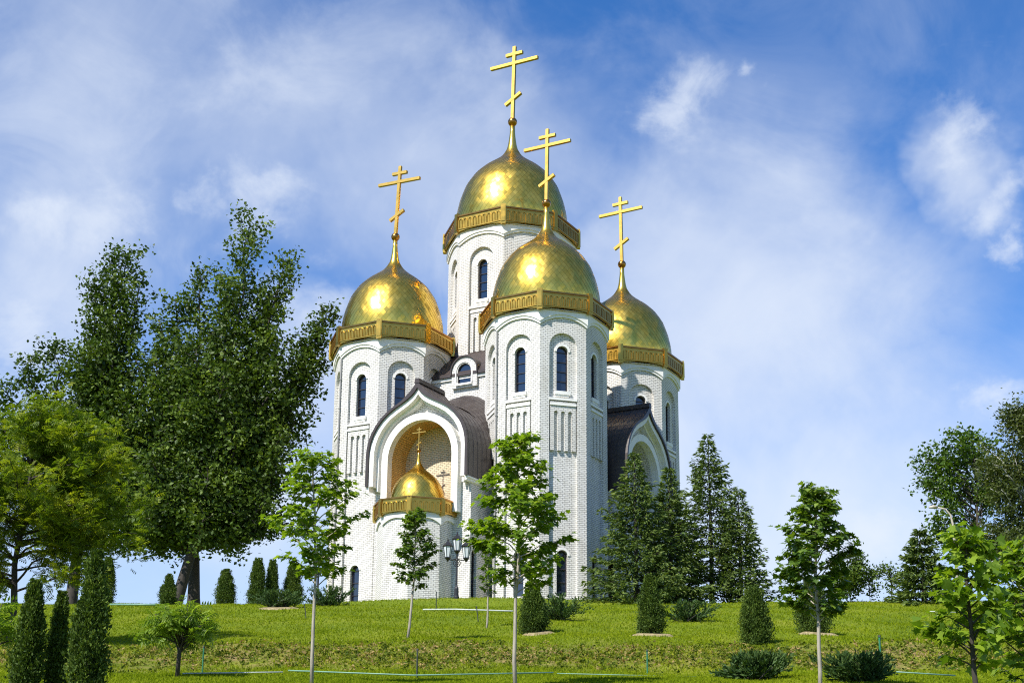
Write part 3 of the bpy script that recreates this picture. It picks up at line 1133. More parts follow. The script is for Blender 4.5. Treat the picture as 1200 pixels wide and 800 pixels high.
def porch(h, g, t0, apse):
    fr = Frame(h, g, (0, 0), t0)
    HW, SP, LEG = 3.5, 9.40, 7.5
    wall, tr1, tr2, tr3, roof = MB(), MB(), MB(), MB(), MB()
    WB = -0.78
    body = [(-HW + .05, -0.6), (HW - .05, -0.6), (HW - .05, LEG)] + keel(HW - .05, SP, LEG, 3.45)[::-1][1:-1] + [(-HW + .05, LEG)]
    NR, NS, NB = 2.32, 9.12, 5.45
    niche = arch_open(NR, NB, NS, 24)
    wall.poly(fr, body, WB, [niche])
    nic = MB()
    nic.strip(fr, niche, -2.35, WB, True, True)
    nib = MB()
    nib.poly(fr, niche, -2.35)
    corn = []
    # side walls down to the nave
    for sgn in (1, -1):
        fs = Frame(h + sgn * PI / 2, HW - .05, (fr.o[0], fr.o[1]))
        L0, L1 = (0.78, g - NW) if sgn > 0 else (-(g - NW), -0.78)
        hole = arch_open(0.30, 0.3, 2.9, 8, 1.25 if sgn > 0 else -1.25)
        wall.poly(fs, [(L0, -0.6), (L1, -0.6), (L1, LEG + .5), (L0, LEG + .5)], 0, [hole])
        wall.strip(fs, hole, -0.35, 0, True, True)
        cm = MB()
        e0, e1 = (L0 - .78, L1) if sgn > 0 else (L0, L1 + .78)
        cm.prism_side(fs, [(0.0, LEG - 0.30), (0.13, LEG - 0.26), (0.15, LEG - 0.14), (0.23, LEG - 0.10), (0.23, LEG - 0.01), (0.0, LEG - 0.01)], e0, e1)
        corn.append(cm)
        if sgn > 0:
            fw = Frame(h + PI / 2, HW - .05, (fr.o[0], fr.o[1]), 1.25)
            window(church, fw, 0.30, 0.3, 2.9, -0.2, 3)
    # stepped arches of the front
    o1 = keel(HW, SP, LEG)
    i1 = keel(HW * 0.905, SP - .05, LEG, 3.3)
    tr1.prism(fr, (o1 + i1[::-1])[::-1], WB, 0)
    o2 = keel(HW * 0.905, SP - .05, LEG - .25, 3.3)
    i2 = keel(HW * 0.865, SP - .1, LEG - .25, 3.16)
    tr2.prism(fr, (o2 + i2[::-1])[::-1], WB, -0.38)
    o3 = [(-NR - .45, NB)] + arch_pts(NR + .45, NS, 24) + [(NR + .45, NB)]
    i3 = [(-NR - .003, NB)] + arch_pts(NR + .003, NS, 24) + [(NR + .003, NB)]
    tr3.prism(fr, (o3 + i3[::-1])[::-1], WB, -0.30)
    # roof: keel-shaped front shell, then a rounder vault rising to the nave
    o4, i4 = keel(HW + 0.17, SP, LEG, 3.66, 0.28), keel(HW + 0.003, SP, LEG, 3.503)
    ring = (o4 + i4[::-1])[::-1]
    roof.prism(fr, ring, -2.9, 0.14, True)

    def sect(top, hw):
        return [(-hw, LEG)] + [(-hw * math.cos(PI * i / 20), SP + (top - SP) * math.sin(PI * i / 20)) for i in range(21)] + [(hw, LEG)]
    w_end = -(g - NW) - 0.02
    S = [(sect(12.95, HW + .05), -2.6), (sect(13.7, HW + .02), -2.6 + (w_end + 2.6) * .5), (sect(14.4, HW), w_end)]
    for (a, wa), (b_, wb) in zip(S[:-1], S[1:]):
        n = len(a)
        roof.add([fr(t, wa, z) for t, z in a] + [fr(t, wb, z) for t, z in b_], [(i, i + 1, n + i + 1, n + i) for i in range(n - 1)])
    wl = wall.build('porch_wall', 'brick', church, uv=True)
    nic.build('niche_reveal', 'niche_gold_light' if apse else 'brick', wl, uv=True)
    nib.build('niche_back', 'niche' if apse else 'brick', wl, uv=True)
    for m_ in (tr1, tr2, tr3):
        m_.build('arch_moulding', 'trim', wl, uv=True)
    for m_ in corn:
        m_.build('cornice', 'trim', wl, uv=True)
    rf = roof.build('porch_roof', 'roof', church)
    rc = MB()                                  # ridge cap
    zt = max(z for _, z in o4)
    rc.prism(fr, [(-0.20, zt - 0.20), (0.20, zt - 0.20), (0.13, zt + 0.10), (-0.13, zt + 0.10)], -2.85, 0.17, True)
    rc.build('ridge_cap', 'roof', rf)
    # standing seams over the vault
    sm = MB()
    for j in range(1, 7):
        wa = -2.6 + (w_end + 2.6) * j / 7
        f = j / 7
        pts = sect(12.95 + (14.4 - 12.95) * f, HW + .06 - .05 * f)
        sm.tube([fr(t, wa, z + .01) for t, z in pts], 0.018, 4)
    for j in range(0, 6):
        wa = -0.1 - 2.7 * j / 5.2
        sm.tube([fr(t, wa, z + .005) for t, z in o4], 0.016, 4)
    sm.build('seam', 'roof', rf)
    return wl


def apse_build():
    gx_, gy_ = -0.10, -11.15
    R = 2.42
    ir, hs = R * math.cos(PI / 8), R * math.sin(PI / 8)
    mb, tr = MB(), MB()
    for k in (-2, -1, 0, 1, 2):
        fr = Frame(k * PI / 4, ir)
        mb.poly(fr, [(-hs, -0.6), (hs, -0.6), (hs, 5.2), (-hs, 5.2)], 0)
        e = hs + 0.1 * T8
        low = [(-e + 2 * e * i / 12, 4.86 - 0.40 * (abs(i / 6 - 1) ** 2.2)) for i in range(13)]
        tr.prism(fr, low + [(e, 5.18), (-e, 5.18)], 0, 0.10)
    a = mb.build('apse_wall', 'brick', church, (gx_, gy_, 0), uv=True)
    link('moulding', weld_mesh(tr, 'moulding'), 'trim', a)
    parapet(2.66, 5.98, 0.92, church, (gx_, gy_, 0), (-2, -1, 0, 1, 2), 5, R + 0.1, 1.02, 0.1, 0.85)
    dk = MB()
    dk.lathe([(2.6, 5.5), (1.6, 5.6)], 8)
    dk.build('roof_deck', 'roof', church, (gx_, gy_, 0), PI / 8)
    s = 0.485
    k_ = dome_kit(dome_profile(s), s, 40, 22, 3.55, 0.07, 0.14, 0.28, 9)
    dome(church, (gx_, gy_, 5.93), s, *k_)


porch(0.0, 11.4, -0.1, True)
porch(PI / 2, 10.35, 0.0, False)
apse_build()
for h in (PI, -PI / 2):                                # plain rear bays
    fr = Frame(h, 10.0)
    mb = MB()
    body = [(-3.4, -0.6), (3.4, -0.6)] + keel(3.4, 9.4, 7.5, 3.4)[::-1]
    mb.prism(fr, body, -4.0, 0)
    mb.build('bay_wall', 'brick', church, uv=True)
    mb = MB()
    o4, i4 = keel(3.67, 9.4, 7.5, 3.66), keel(3.41, 9.4, 7.5, 3.41)
    mb.prism(fr, (o4 + i4[::-1])[::-1], -4.0, 0.1)
    mb.build('porch_roof', 'roof', church)

# rainwater pipes in the corners of the towers
for nm in ('left', 'near'):
    x, y = towers[nm].location[:2]
    a = -PI / 8
    px_, py_ = x + (RC_T + 0.07) * math.sin(a), y - (RC_T + 0.07) * math.cos(a)
    mb = MB()
    mb.tube([(px_, py_, 0.2), (px_, py_, 16.9)], 0.055, 8)
    for z in np.arange(1.5, 16.5, 2.0):
        mb.tube([(px_, py_, z), (px_, py_, z + 0.08)], 0.08, 8)
    mb.build('downpipe', mat_plain('grey_pipe', (0.28, 0.27, 0.26), 0.5) if nm == 'left' else bpy.data.materials['grey_pipe'], church)
# stone plinth round each tower
mb = MB()
for k in range(8):
    mb.box(Frame(k * PI / 4, RC_T * math.cos(PI / 8)), -(RC_T + .08) * math.sin(PI / 8), (RC_T + .08) * math.sin(PI / 8), 0.003, 0.08, -0.6, 0.12)
plinth_me = weld_mesh(mb, 'plinth')
for nm in ('near', 'left', 'right'):
    link('plinth', plinth_me, 'trim', towers[nm])


# ------------------------------------------------------------------ vegetation
def thing(name, label, cat, x, y, group=None, rz=0.0, sink=0.03):
    o = empty(name, (x, y, gzf(x, y) - sink), rz)
    return prop(o, label, cat, group)


def curve_pts(a, b, bend, n, r):
    a, b = np.array(a, float), np.array(b, float)
    m = (a + b) / 2 + np.array(bend, float)
    t = np.linspace(0, 1, n)[:, None]
    p = (1 - t) ** 2 * a + 2 * t * (1 - t) * m + t ** 2 * b
    p[1:-1] += r.normal(0, 0.012 * np.linalg.norm(b - a), (n - 2, 3))
    return p


def limb_foliage(path, r, twig_len, n_twig, leaves, spread, upness=0.5, start=0.25, taper=0.45):
    """twigs along a limb, leaves along the twigs; returns leaf points and twig paths"""
    pts, twigs = [], []
    n = len(path)
    for i in range(n_twig):
        s = start + (1 - start) * (i + r.uniform(0, 1)) / n_twig
        f = s * (n - 1)
        k = min(int(f), n - 2)
        p = path[k] + (path[k + 1] - path[k]) * (f - k)
        d = path[k + 1] - path[k]
        d = d / (np.linalg.norm(d) + 1e-9)
        o = r.normal(size=3)
        o -= d * o.dot(d)
        o /= np.linalg.norm(o) + 1e-9
        L = twig_len * (1 - (1 - taper) * s) * r.uniform(0.55, 1.25)
        v = o + d * upness * r.uniform(0.5, 1.6) + np.array([0, 0, 0.25])
        v /= np.linalg.norm(v)
        e = p + v * L
        twigs.append((p, p + v * L * 0.5 + np.array([0, 0, 0.05 * L]), e))
        m = max(3, int(leaves * L / twig_len))
        tt = r.uniform(0.2, 1.08, m) ** 0.8
        q = p[None] + (e - p)[None] * tt[:, None] + r.normal(0, spread, (m, 3))
        pts.append(q)
    return np.concatenate(pts), twigs


def finish_tree(root, trunk_mb, leafparts, bark, leafmat, trunk_name='trunk', crown_name='crown'):
    trunk_mb.build(trunk_name, bark, root, smooth=True)
    V, F, A = join_np(leafparts)
    return link(crown_name, mesh_np(crown_name, V, F, A), leafmat, root)


def tone(n, r, mu, sd, P=None, k=1.0, amp=0.18):
    v = r.normal(mu, sd, n)
    if P is not None:
        v = v + amp * np.sin(P[:, 0] * 1.3 * k + P[:, 2] * 0.9 * k) * np.sin(P[:, 1] * 1.1 * k + P[:, 2] * 1.7 * k)
    return np.clip(v, 0, 1)


# --- tall poplars on the left; limbs given as (trunk height, tip) in metres from the base
def poplar(label, x, y, trunk, limbs, seed, leaf=0.27, density=1.1, fill=26, group='tall dark poplars beside the church'):
    r = np.random.default_rng(seed)
    k = 94.0 / 84.0
    root = thing('poplar_tree', label, 'tree', x * k, y * k, group)
    root.scale = (k, k, 1.17)
    limbs = list(limbs)
    for i in range(fill):                     # inner boughs that close the crown
        a = r.uniform(0, 2 * PI)
        q = r.uniform(1.5, 5.8)
        z1 = r.uniform(6.2, 16.0)
        q *= min(1.0, (18.5 - z1) / 8.0) * (0.7 if z1 < 6 else 1.0)
        limbs.append((max(5.0, z1 - r.uniform(1, 4)), (trunk[-1][0] * min(1, z1 / 9) + q * math.cos(a), 0.55 * q * math.sin(a), z1), r.uniform(1.2, 1.8)))
    tb = MB()
    tp = np.array(trunk, float)
    rad = np.linspace(0.46, 0.16, len(tp))
    rad[0] *= 1.3
    tb.tube([tuple(p) for p in tp], list(rad), 10)
    parts = []
    zs = tp[:, 2]
    for (z0, tip, pr) in limbs:
        a = np.array([np.interp(z0, zs, tp[:, i]) for i in range(3)])
        tip = np.array(tip, float)
        L = np.linalg.norm(tip - a)
        bend = np.array([(tip[0] - a[0]) * 0.18, (tip[1] - a[1]) * 0.18, -0.05 * L])
        path = curve_pts(a, tip, bend, 9, r)
        tb.tube([tuple(p) for p in path], list(np.linspace(0.17, 0.025, 9)), 6)
        nt = int(42 * L / 6 * density * (0.6 + 0.4 * pr / 1.5))
        P, tw = limb_foliage(path, r, pr * 1.2, nt, 36, 0.15 + 0.08 * pr, 0.45, 0.12, 0.72)
        for t_ in tw[::3]:
            tb.tube([tuple(q) for q in t_], [0.03, 0.02, 0.008], 3, False)
        parts.append(scatter(P, leaf, T_RHOMB, 0.5, None, 0.6, 0.35, tone(len(P), r, 0.42, 0.15, P, 0.9, 0.28), r))
    finish_tree(root, tb, parts, 'bark', 'poplar')
    return root


poplar('tall dark poplar with slanting trunk and plumes leaning towards the church', -20.9, 84.0,
       [(0, 0, -0.2), (0.55, 0, 1.8), (1.05, 0.1, 4.0), (1.9, 0.2, 7.5), (2.6, 0.2, 11)],
       [(9.5, (3.7, 0, 25.6), 1.5), (10, (2.4, 0.6, 21.5), 1.7), (9, (6.2, -0.4, 23.0), 1.25), (9, (5.0, 0.3, 19.5), 1.6), (8, (9.0, -0.3, 19.6), 1.25),
        (7.5, (8.3, 0.4, 16.5), 1.5), (7, (6.6, -0.8, 17.4), 1.5), (6.5, (7.2, 0.6, 13.2), 1.6), (6, (6.6, -1.0, 11.6), 1.3), (5.5, (6.1, 0, 9.0), 1.35), (5, (6.5, 0.5, 6.8), 1.1),
        (5.2, (4.8, -1.0, 6.2), 1.2), (5.5, (4.4, -1.5, 8.5), 1.7), (7, (4.2, -1.8, 12), 1.8), (8, (3.0, -2.0, 15), 1.9), (6, (2.5, -2.3, 9), 1.8),
        (8, (1.0, -1.2, 17), 1.7), (9, (4.4, 0, 16), 1.7), (6, (0.3, -2.0, 7.6), 1.5), (6, (-1.2, -1.6, 10), 1.8), (9, (8.6, -0.5, 18.0), 1.2), (9, (5.4, 0.5, 21.0), 1.1)], 21)
poplar('tall dark poplar with straight trunk between slanting poplar and shrubs', -19.5, 85.4,
       [(0, 0, -0.2), (-0.15, 0, 2.2), (-0.25, 0, 4.5), (-0.9, 0, 8), (-1.2, 0, 12)],
       [(9, (-1.0, 0, 22.6), 1.15), (9, (0.9, 0.2, 22.2), 1.0), (8.5, (-2.6, 0, 21.0), 1.0), (8, (-1.6, -0.7, 17), 1.8), (7, (-4.2, -1, 13.5), 1.8), (6, (-3.8, -1.4, 9.5), 1.9),
        (5.6, (-3.2, -1.4, 7.0), 1.5), (5.6, (1.0, -1.5, 7.2), 1.4), (6, (2.2, -1.2, 9.6), 1.7), (7, (0.2, -1.8, 12.4), 1.9), (7.5, (-2.2, -1.8, 14.6), 1.8),
        (8.5, (-3.6, 0.2, 19.6), 1.2), (8, (-4.9, 0.2, 17.0), 1.4), (7.5, (-5.6, 0, 14.5), 1.5), (8, (-3.4, -0.6, 17.0), 1.5), (6, (-5.8, -0.4, 11.0), 1.6), (5, (-5.6, -0.6, 7.5), 1.5), (5.2, (-4.4, -0.6, 6.2), 1.3)], 22)
poplar('dark poplar with upright crown standing behind the yellow green locust', -27.4, 86.0,
       [(0, 0, -0.2), (0.0, 0, 2.2), (0.1, 0, 5), (0.3, 0, 9), (0.4, 0, 14)],
       [(10, (1.9, 0, 24.2), 1.35), (10, (0.6, 0.3, 23.8), 1.2), (10, (-0.3, 0.3, 22.3), 1.3), (9, (2.8, 0, 22.4), 1.15), (9, (1.6, -0.5, 19), 1.7), (8, (0.0, -0.5, 17), 1.9),
        (7, (-2.6, 0, 17.8), 1.2), (6.5, (-4.0, 0, 17.2), 1.1), (7, (2.8, -1, 15), 1.7), (6, (2.8, -1.2, 11), 1.9), (6, (-2.0, -1, 12.5), 1.9), (5, (3.0, -1, 7.5), 1.8),
        (5, (-2.0, -1, 8), 1.8), (5.5, (4.2, -0.6, 6.4), 1.4), (6, (-4.6, 0, 11), 1.7), (6, (-5.6, 0.2, 15.5), 1.1)], 23)


# --- feathery locust in the left foreground
def locust(label, x, y, seed):
    r = np.random.default_rng(seed)
    root = thing('locust_tree', label, 'tree', x, y)
    tb = MB()
    trunk = [(0, 0, -0.2), (0.05, 0, 1.2), (-0.1, 0.1, 2.6), (0.05, 0.1, 4.2), (0.2, 0.1, 6.2), (0.3, 0, 8.0)]
    tb.tube(trunk, [0.14, 0.12, 0.10, 0.08, 0.05, 0.02], 8)
    tp = np.array(trunk)
    parts = []
    lim = []
    for i in range(66):
        z0 = r.uniform(1.6, 6.6)
        a = r.uniform(0, 2 * PI)
        L = r.uniform(1.6, 3.5) * (1.12 - 0.10 * max(0, z0 - 3.0))
        lim.append((z0, (L * math.cos(a) * 1.12, L * math.sin(a), z0 + r.uniform(0.1, 1.5))))
    lim += [(4.0, (4.4, -.3, 4.6)), (3.4, (4.3, -.5, 3.6)), (4.5, (3.2, -0.4, 5.9)), (4.2, (3.7, -.6, 5.0)), (3.6, (3.8, -0.3, 4.2)), (5.5, (2.0, 0, 7.6)), (5.8, (1.2, -.5, 8.2)), (3.2, (3.1, -.5, 3.5)), (2.9, (2.8, .3, 3.0)), (2.6, (-2.6, -.5, 2.4)), (2.4, (2.2, -.6, 2.3)), (2.2, (-1.4, -.9, 2.0))]
    for z0, tip in lim:
        a = np.array([np.interp(z0, tp[:, 2], tp[:, i]) for i in range(3)])
        path = curve_pts(a, tip, (0, 0, 0.35), 7, r)
        tb.tube([tuple(p) for p in path], list(np.linspace(0.045, 0.008, 7)), 5)
        P, tw = limb_foliage(path, r, 0.80, 17, 15, 0.12, 0.8, 0.25, 0.7)
        P[:, 2] = P[:, 2] * 1.0 - 0.05
        parts.append(scatter(P, 0.27, T_FROND, 1.3, None, 0.5, 0.3, tone(len(P), r, 0.5, 0.2, P, 1.2, 0.25), r))
    return finish_tree(root, tb, parts, 'bark', 'locust')


locust('feathery yellow green locust tree in front of the dark poplars', -16.6, 46.0, 31)


# --- young maples with thin stems
def maple(label, x, y, H, crown0, halfw, n_br, leaf, seed, mat='maple', lean=(0, 0), stem=0.05, group=None, single=0, per=15, bare=0.0, bark='bark_pale'):
    r = np.random.default_rng(seed)
    root = thing('maple_tree', label, 'tree', x, y, group)
    tb = MB()
    zz_ = np.linspace(-0.1, H * 0.96, 9)
    trunk = np.array([(lean[0] * (z / H) + 0.035 * math.sin(z * 1.3 + seed) + 0.012 * math.sin(z * 4.1 + seed), lean[1] * (z / H), z) for z in zz_])
    tb.tube([tuple(p) for p in trunk], list(np.linspace(stem, stem * 0.3, 9)), 8)
    P, AX = [], []
    golden = 2.399
    for i in range(n_br):
        f = (i + 0.5) / n_br
        z0 = crown0 + (H - crown0) * f * 0.93
        a = i * golden + r.uniform(-0.5, 0.5)
        prof = (1.05 - f) ** 0.75 * min(1.0, 0.45 + 2.6 * f)
        L = halfw * (0.16 + 1.12 * prof) * r.uniform(0.6, 1.2)
        rise = L * r.uniform(0.25, 0.75) + 0.1
        b0 = np.array([np.interp(z0, trunk[:, 2], trunk[:, k]) for k in range(3)])
        tip = b0 + np.array([L * math.cos(a), L * math.sin(a), rise])
        path = curve_pts(b0, tip, (0, 0, 0.10 * L), 6, r)
        tb.tube([tuple(p) for p in path], list(np.linspace(stem * 0.32, 0.006, 6)), 5)
        m = max(5, int(2.3 * per * (0.5 + L / halfw * 0.7)))
        s = r.uniform(0.25, 1.05, m) ** 0.7
        q = np.stack([np.interp(s * 5, range(6), path[:, k]) for k in range(3)], 1)
        q += r.normal(0, 0.085 * (0.6 + leaf * 3), (m, 3)) * np.array([1.1, 1.1, 0.45])
        P.append(q)
        AX.append(np.tile([math.cos(a), math.sin(a), -0.35], (m, 1)))
    top = np.array([trunk[-1]] * 12) + r.normal(0, 0.10, (12, 3))
    P.append(top)
    AX.append(r.normal(size=(12, 3)))
    P, AX = np.concatenate(P), np.concatenate(AX)
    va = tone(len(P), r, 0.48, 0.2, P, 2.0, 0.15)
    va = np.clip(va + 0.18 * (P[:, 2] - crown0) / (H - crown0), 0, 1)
    if single:                                   # the leaves that show largest stay single parts
        order = np.argsort(P[:, 1])[:single]
        rest = np.setdiff1d(np.arange(len(P)), order)
    else:
        rest = np.arange(len(P))
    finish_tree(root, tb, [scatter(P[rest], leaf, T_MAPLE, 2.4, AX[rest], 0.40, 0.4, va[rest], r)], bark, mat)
    if single:
        mes = []
        for k in range(5):
            V, F, A = scatter(np.zeros((1, 3)), leaf, T_MAPLE, 0.9, np.array([[1.0, 0, -0.35]]), 0.25, 0.1, np.array([0.25 + 0.14 * k]), r)
            mes.append(mesh_np('leaf', V, F, A))
        for k, i in enumerate(order):
            o = link('leaf', mes[k % 5], mat, root, tuple(P[i]))
            o.rotation_euler = (r.uniform(-.5, .5), r.uniform(-.4, .5), math.atan2(AX[i][1], AX[i][0]) + r.normal(0, .5))
            s = r.uniform(0.75, 1.3)
            o.scale = (s, s, s)
    return root


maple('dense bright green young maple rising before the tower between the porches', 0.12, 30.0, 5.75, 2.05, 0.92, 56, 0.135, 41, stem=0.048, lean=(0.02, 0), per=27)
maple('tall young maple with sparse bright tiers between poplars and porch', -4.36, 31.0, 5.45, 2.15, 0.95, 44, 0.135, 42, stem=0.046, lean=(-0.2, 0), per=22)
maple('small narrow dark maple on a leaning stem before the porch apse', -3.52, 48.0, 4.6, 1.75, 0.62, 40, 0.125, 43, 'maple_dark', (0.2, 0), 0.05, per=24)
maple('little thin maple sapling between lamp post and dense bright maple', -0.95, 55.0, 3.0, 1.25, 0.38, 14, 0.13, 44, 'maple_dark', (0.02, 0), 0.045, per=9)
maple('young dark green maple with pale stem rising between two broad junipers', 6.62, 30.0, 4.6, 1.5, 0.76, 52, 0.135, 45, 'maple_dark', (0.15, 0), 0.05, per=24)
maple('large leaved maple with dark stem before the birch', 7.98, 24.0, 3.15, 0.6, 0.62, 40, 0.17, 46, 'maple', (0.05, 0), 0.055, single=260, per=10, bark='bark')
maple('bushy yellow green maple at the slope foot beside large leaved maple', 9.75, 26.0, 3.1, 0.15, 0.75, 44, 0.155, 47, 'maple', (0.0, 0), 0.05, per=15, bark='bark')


# --- small sumac with spreading umbrella crown
def sumac(label, x, y, H, hw, seed, n=15, per=16):
    r = np.random.default_rng(seed)
    root = thing('sumac_tree', label, 'tree', x, y)
    tb = MB()
    tb.tube([(0, 0, -0.1), (0.02, 0, 0.35 * H), (0.05, 0, 0.5 * H)], [0.06, 0.05, 0.04], 8)
    P, AX = [], []
    for i in range(n):
        a = i * 2.4 + r.uniform(-.4, .4)
        L = hw * math.sqrt((i + 0.8) / n) * r.uniform(0.85, 1.1)
        tip = np.array([L * math.cos(a), L * math.sin(a), H * (0.97 - 0.36 * (L / hw) ** 2) - r.uniform(0, .3) * (1 if i % 2 else 0.3)])
        path = curve_pts((0.03, 0, H * r.uniform(0.28, 0.5)), tip, (0, 0, 0.12), 6, r)
        tb.tube([tuple(p) for p in path], list(np.linspace(0.025, 0.008, 6)), 5)
        s = r.uniform(0.55, 1.0, per)
        q = np.stack([np.interp(s * 5, range(6), path[:, k]) for k in range(3)], 1) + r.normal(0, 0.07, (per, 3))
        P.append(q)
        b = r.uniform(0, 2 * PI, per)
        AX.append(np.stack([np.cos(b) + 0.5 * math.cos(a), np.sin(b) + .5 * math.sin(a), np.full(per, -0.15)], 1))
    P, AX = np.concatenate(P), np.concatenate(AX)
    t = (T_PINNATE[0] * np.array([1, 1.25, 1.6]), T_PINNATE[1])
    return finish_tree(root, tb, [scatter(P, 0.30, T_FROND, 1.1, AX, 0.35, 0.3, tone(len(P), r, 0.55, 0.22, P, 2), r)], 'bark', 'rowan')


sumac('low spreading sumac with forked dark stem and feathered leaves', -8.25, 34.6, 2.05, 0.92, 51, 26, 22)
sumac('feathered sumac at the slope foot next to the columnar thujas', -10.9, 29.0, 2.0, 0.85, 52, 13)


# --- thujas
def thuja_mesh(H, R, seed, n=5200, shape=0.75):
    """upright sprays of scale leaves set over a tapering column"""
    r = np.random.default_rng(seed)
    nc = int(55 + 60 * H)
    zc_ = r.uniform(0.0, 1.0, nc) ** 0.85
    rad = R * np.clip(np.minimum(1.0, 0.74 + 1.5 * zc_) * (1 - zc_ ** 1.6) ** shape, 0.03, None)
    ac = r.uniform(0, 2 * PI, nc)
    q = 0.86 * rad * r.uniform(0.55, 1.08, nc)
    hs_ = (0.10 + 0.055 * H) * r.uniform(0.6, 1.5, nc)                # half height of a spray
    C_ = np.stack([q * np.cos(ac), q * np.sin(ac), zc_ * H * 0.93], 1)
    C_[:3] = [(0, 0, H * 0.90), (0.02, 0, H * 0.84), (-0.02, 0, H * 0.78)]
    ctone = r.normal(0, 0.16, nc)
    k = r.integers(0, nc, n)
    t = r.uniform(-1, 1, n)
    wd = (0.02 + 0.20 * rad[k] + 0.02 * R) * (1 - 0.8 * np.clip(t, 0, 1))
    P = C_[k] + np.stack([r.normal(0, 1, n) * wd + 0.25 * hs_[k] * t * np.cos(ac[k]), r.normal(0, 1, n) * wd + 0.25 * hs_[k] * t * np.sin(ac[k]), t * hs_[k]], 1)
    P[:, 2] = np.clip(P[:, 2], 0.0, H)
    AX = np.stack([0.5 * np.cos(ac[k]), 0.5 * np.sin(ac[k]), np.ones(n)], 1)
    va = np.clip(r.normal(0.34, 0.15, n) + 0.8 * ctone[k] + 0.12 * t, 0, 1)
    return scatter(P, 0.058 * (0.75 + 0.14 * H), (T_RHOMB[0] * np.array([1, .9, 1]), T_RHOMB[1]), 0.0, AX, 0.5, 0.4, va, r)


def thuja(label, x, y, H, R, seed, shape=0.75, group=None, n=9000):
    n = int(n * 3.0)
    root = thing('thuja', label, 'thuja', x, y, group)
    st = MB()
    st.tube([(0, 0, -0.1), (0.01, 0, H * 0.5), (0, 0.01, H * 0.9)], [0.05 * H * .5, 0.03, 0.01], 6)
    st.build('stem', 'bark', root)
    V, F, A = thuja_mesh(H, R, seed, n, shape)
    link('foliage', mesh_np('foliage', V, F, A), 'thuja', root)
    return root


TG = 'clipped thujas on the lawn'
thuja('small clipped conical thuja beside the dense bright maple stem', 0.86, 52.0, 2.05, 0.54, 61, 0.7, TG)
thuja('small clipped conical thuja standing in a sandy ring before the spruces', 5.0, 49.5, 2.2, 0.52, 62, 0.75, TG)
thuja('small clipped rounded thuja between the spruces and the pale stemmed maple', 8.25, 46.6, 2.0, 0.50, 63, 0.5, TG)
thuja('small clipped thuja standing behind the pale stemmed maple', 11.05, 50.5, 2.1, 0.60, 64, 0.5, TG)
thuja('tallest of three columnar thujas at the slope foot below the locust', -8.18, 27.0, 2.7, 0.34, 65, 0.8, None, 9000)
thuja('middle sized columnar thuja with a slim twin at the slope foot', -9.55, 27.6, 2.2, 0.28, 66, 0.7, None, 7500)
thuja('slimmest columnar thuja between two broader ones at the slope foot', -9.18, 28.2, 1.95, 0.19, 67, 0.7, None, 5000)
thuja('dark conical thuja at the foot of the slanting poplar', -18.4, 74.0, 1.75, 0.50, 68, 0.9)
thuja('tall dark thuja on the crest beside the poplar with upright crown', -23.2, 79.0, 2.8, 0.46, 69, 0.45)
CG = 'dark thujas on the crest beside the poplars'
thuja('dark rounded thuja standing alone on the crest', -16.6, 80.0, 2.1, 0.55, 70, 0.4, CG)
thuja('dark thuja of a close pair on the crest, the broader one', -14.75, 80.0, 2.75, 0.50, 71, 0.45, CG)
thuja('dark thuja of a close pair on the crest, the slimmer one', -14.0, 80.6, 2.7, 0.36, 72, 0.5, CG)
thuja('dark thuja on the crest behind the sparse tiered maple', -12.9, 81.5, 2.6, 0.55, 73, 0.45, CG)

# sandy rings under three thujas
for x, y, rr, lab in ((5.15, 49.2, 0.8, 'sandy ring of bare soil round conical thuja before the spruces'), (1.0, 51.7, 0.6, 'sandy ring of bare soil round thuja beside the dense maple'),
                      (11.25, 50.1, 0.75, 'sandy ring of bare soil round thuja behind the maple'), (8.0, 34.9, 0.0, ''), (-11.8, 69.6, 1.0, 'sandy bare soil below the long juniper')):
    if not rr:
        continue
    mb = MB()
    ring_n = 20
    vs_, fs = [(x, y, gzf(x, y) + 0.07)], []
    for j in range(ring_n):
        a = 2 * PI * j / ring_n
        q = rr * (1 + 0.22 * math.sin(3 * a + x) + 0.12 * math.sin(7 * a))
        for f_, dz in ((0.65, 0.085), (1.0, -0.02)):
            px_, py_ = x + q * f_ * math.cos(a), y + 0.6 * q * f_ * math.sin(a)
            vs_.append((px_, py_, gzf(px_, py_) + dz))
    for j in range(ring_n):
        a, b_ = 1 + 2 * j, 1 + 2 * ((j + 1) % ring_n)
        fs += [(0, a, b_), (a, a + 1, b_ + 1, b_)]
    mb.add(vs_, fs)
    prop(mb.build('soil_patch', 'soil', smooth=True), lab, 'soil', kind='structure')


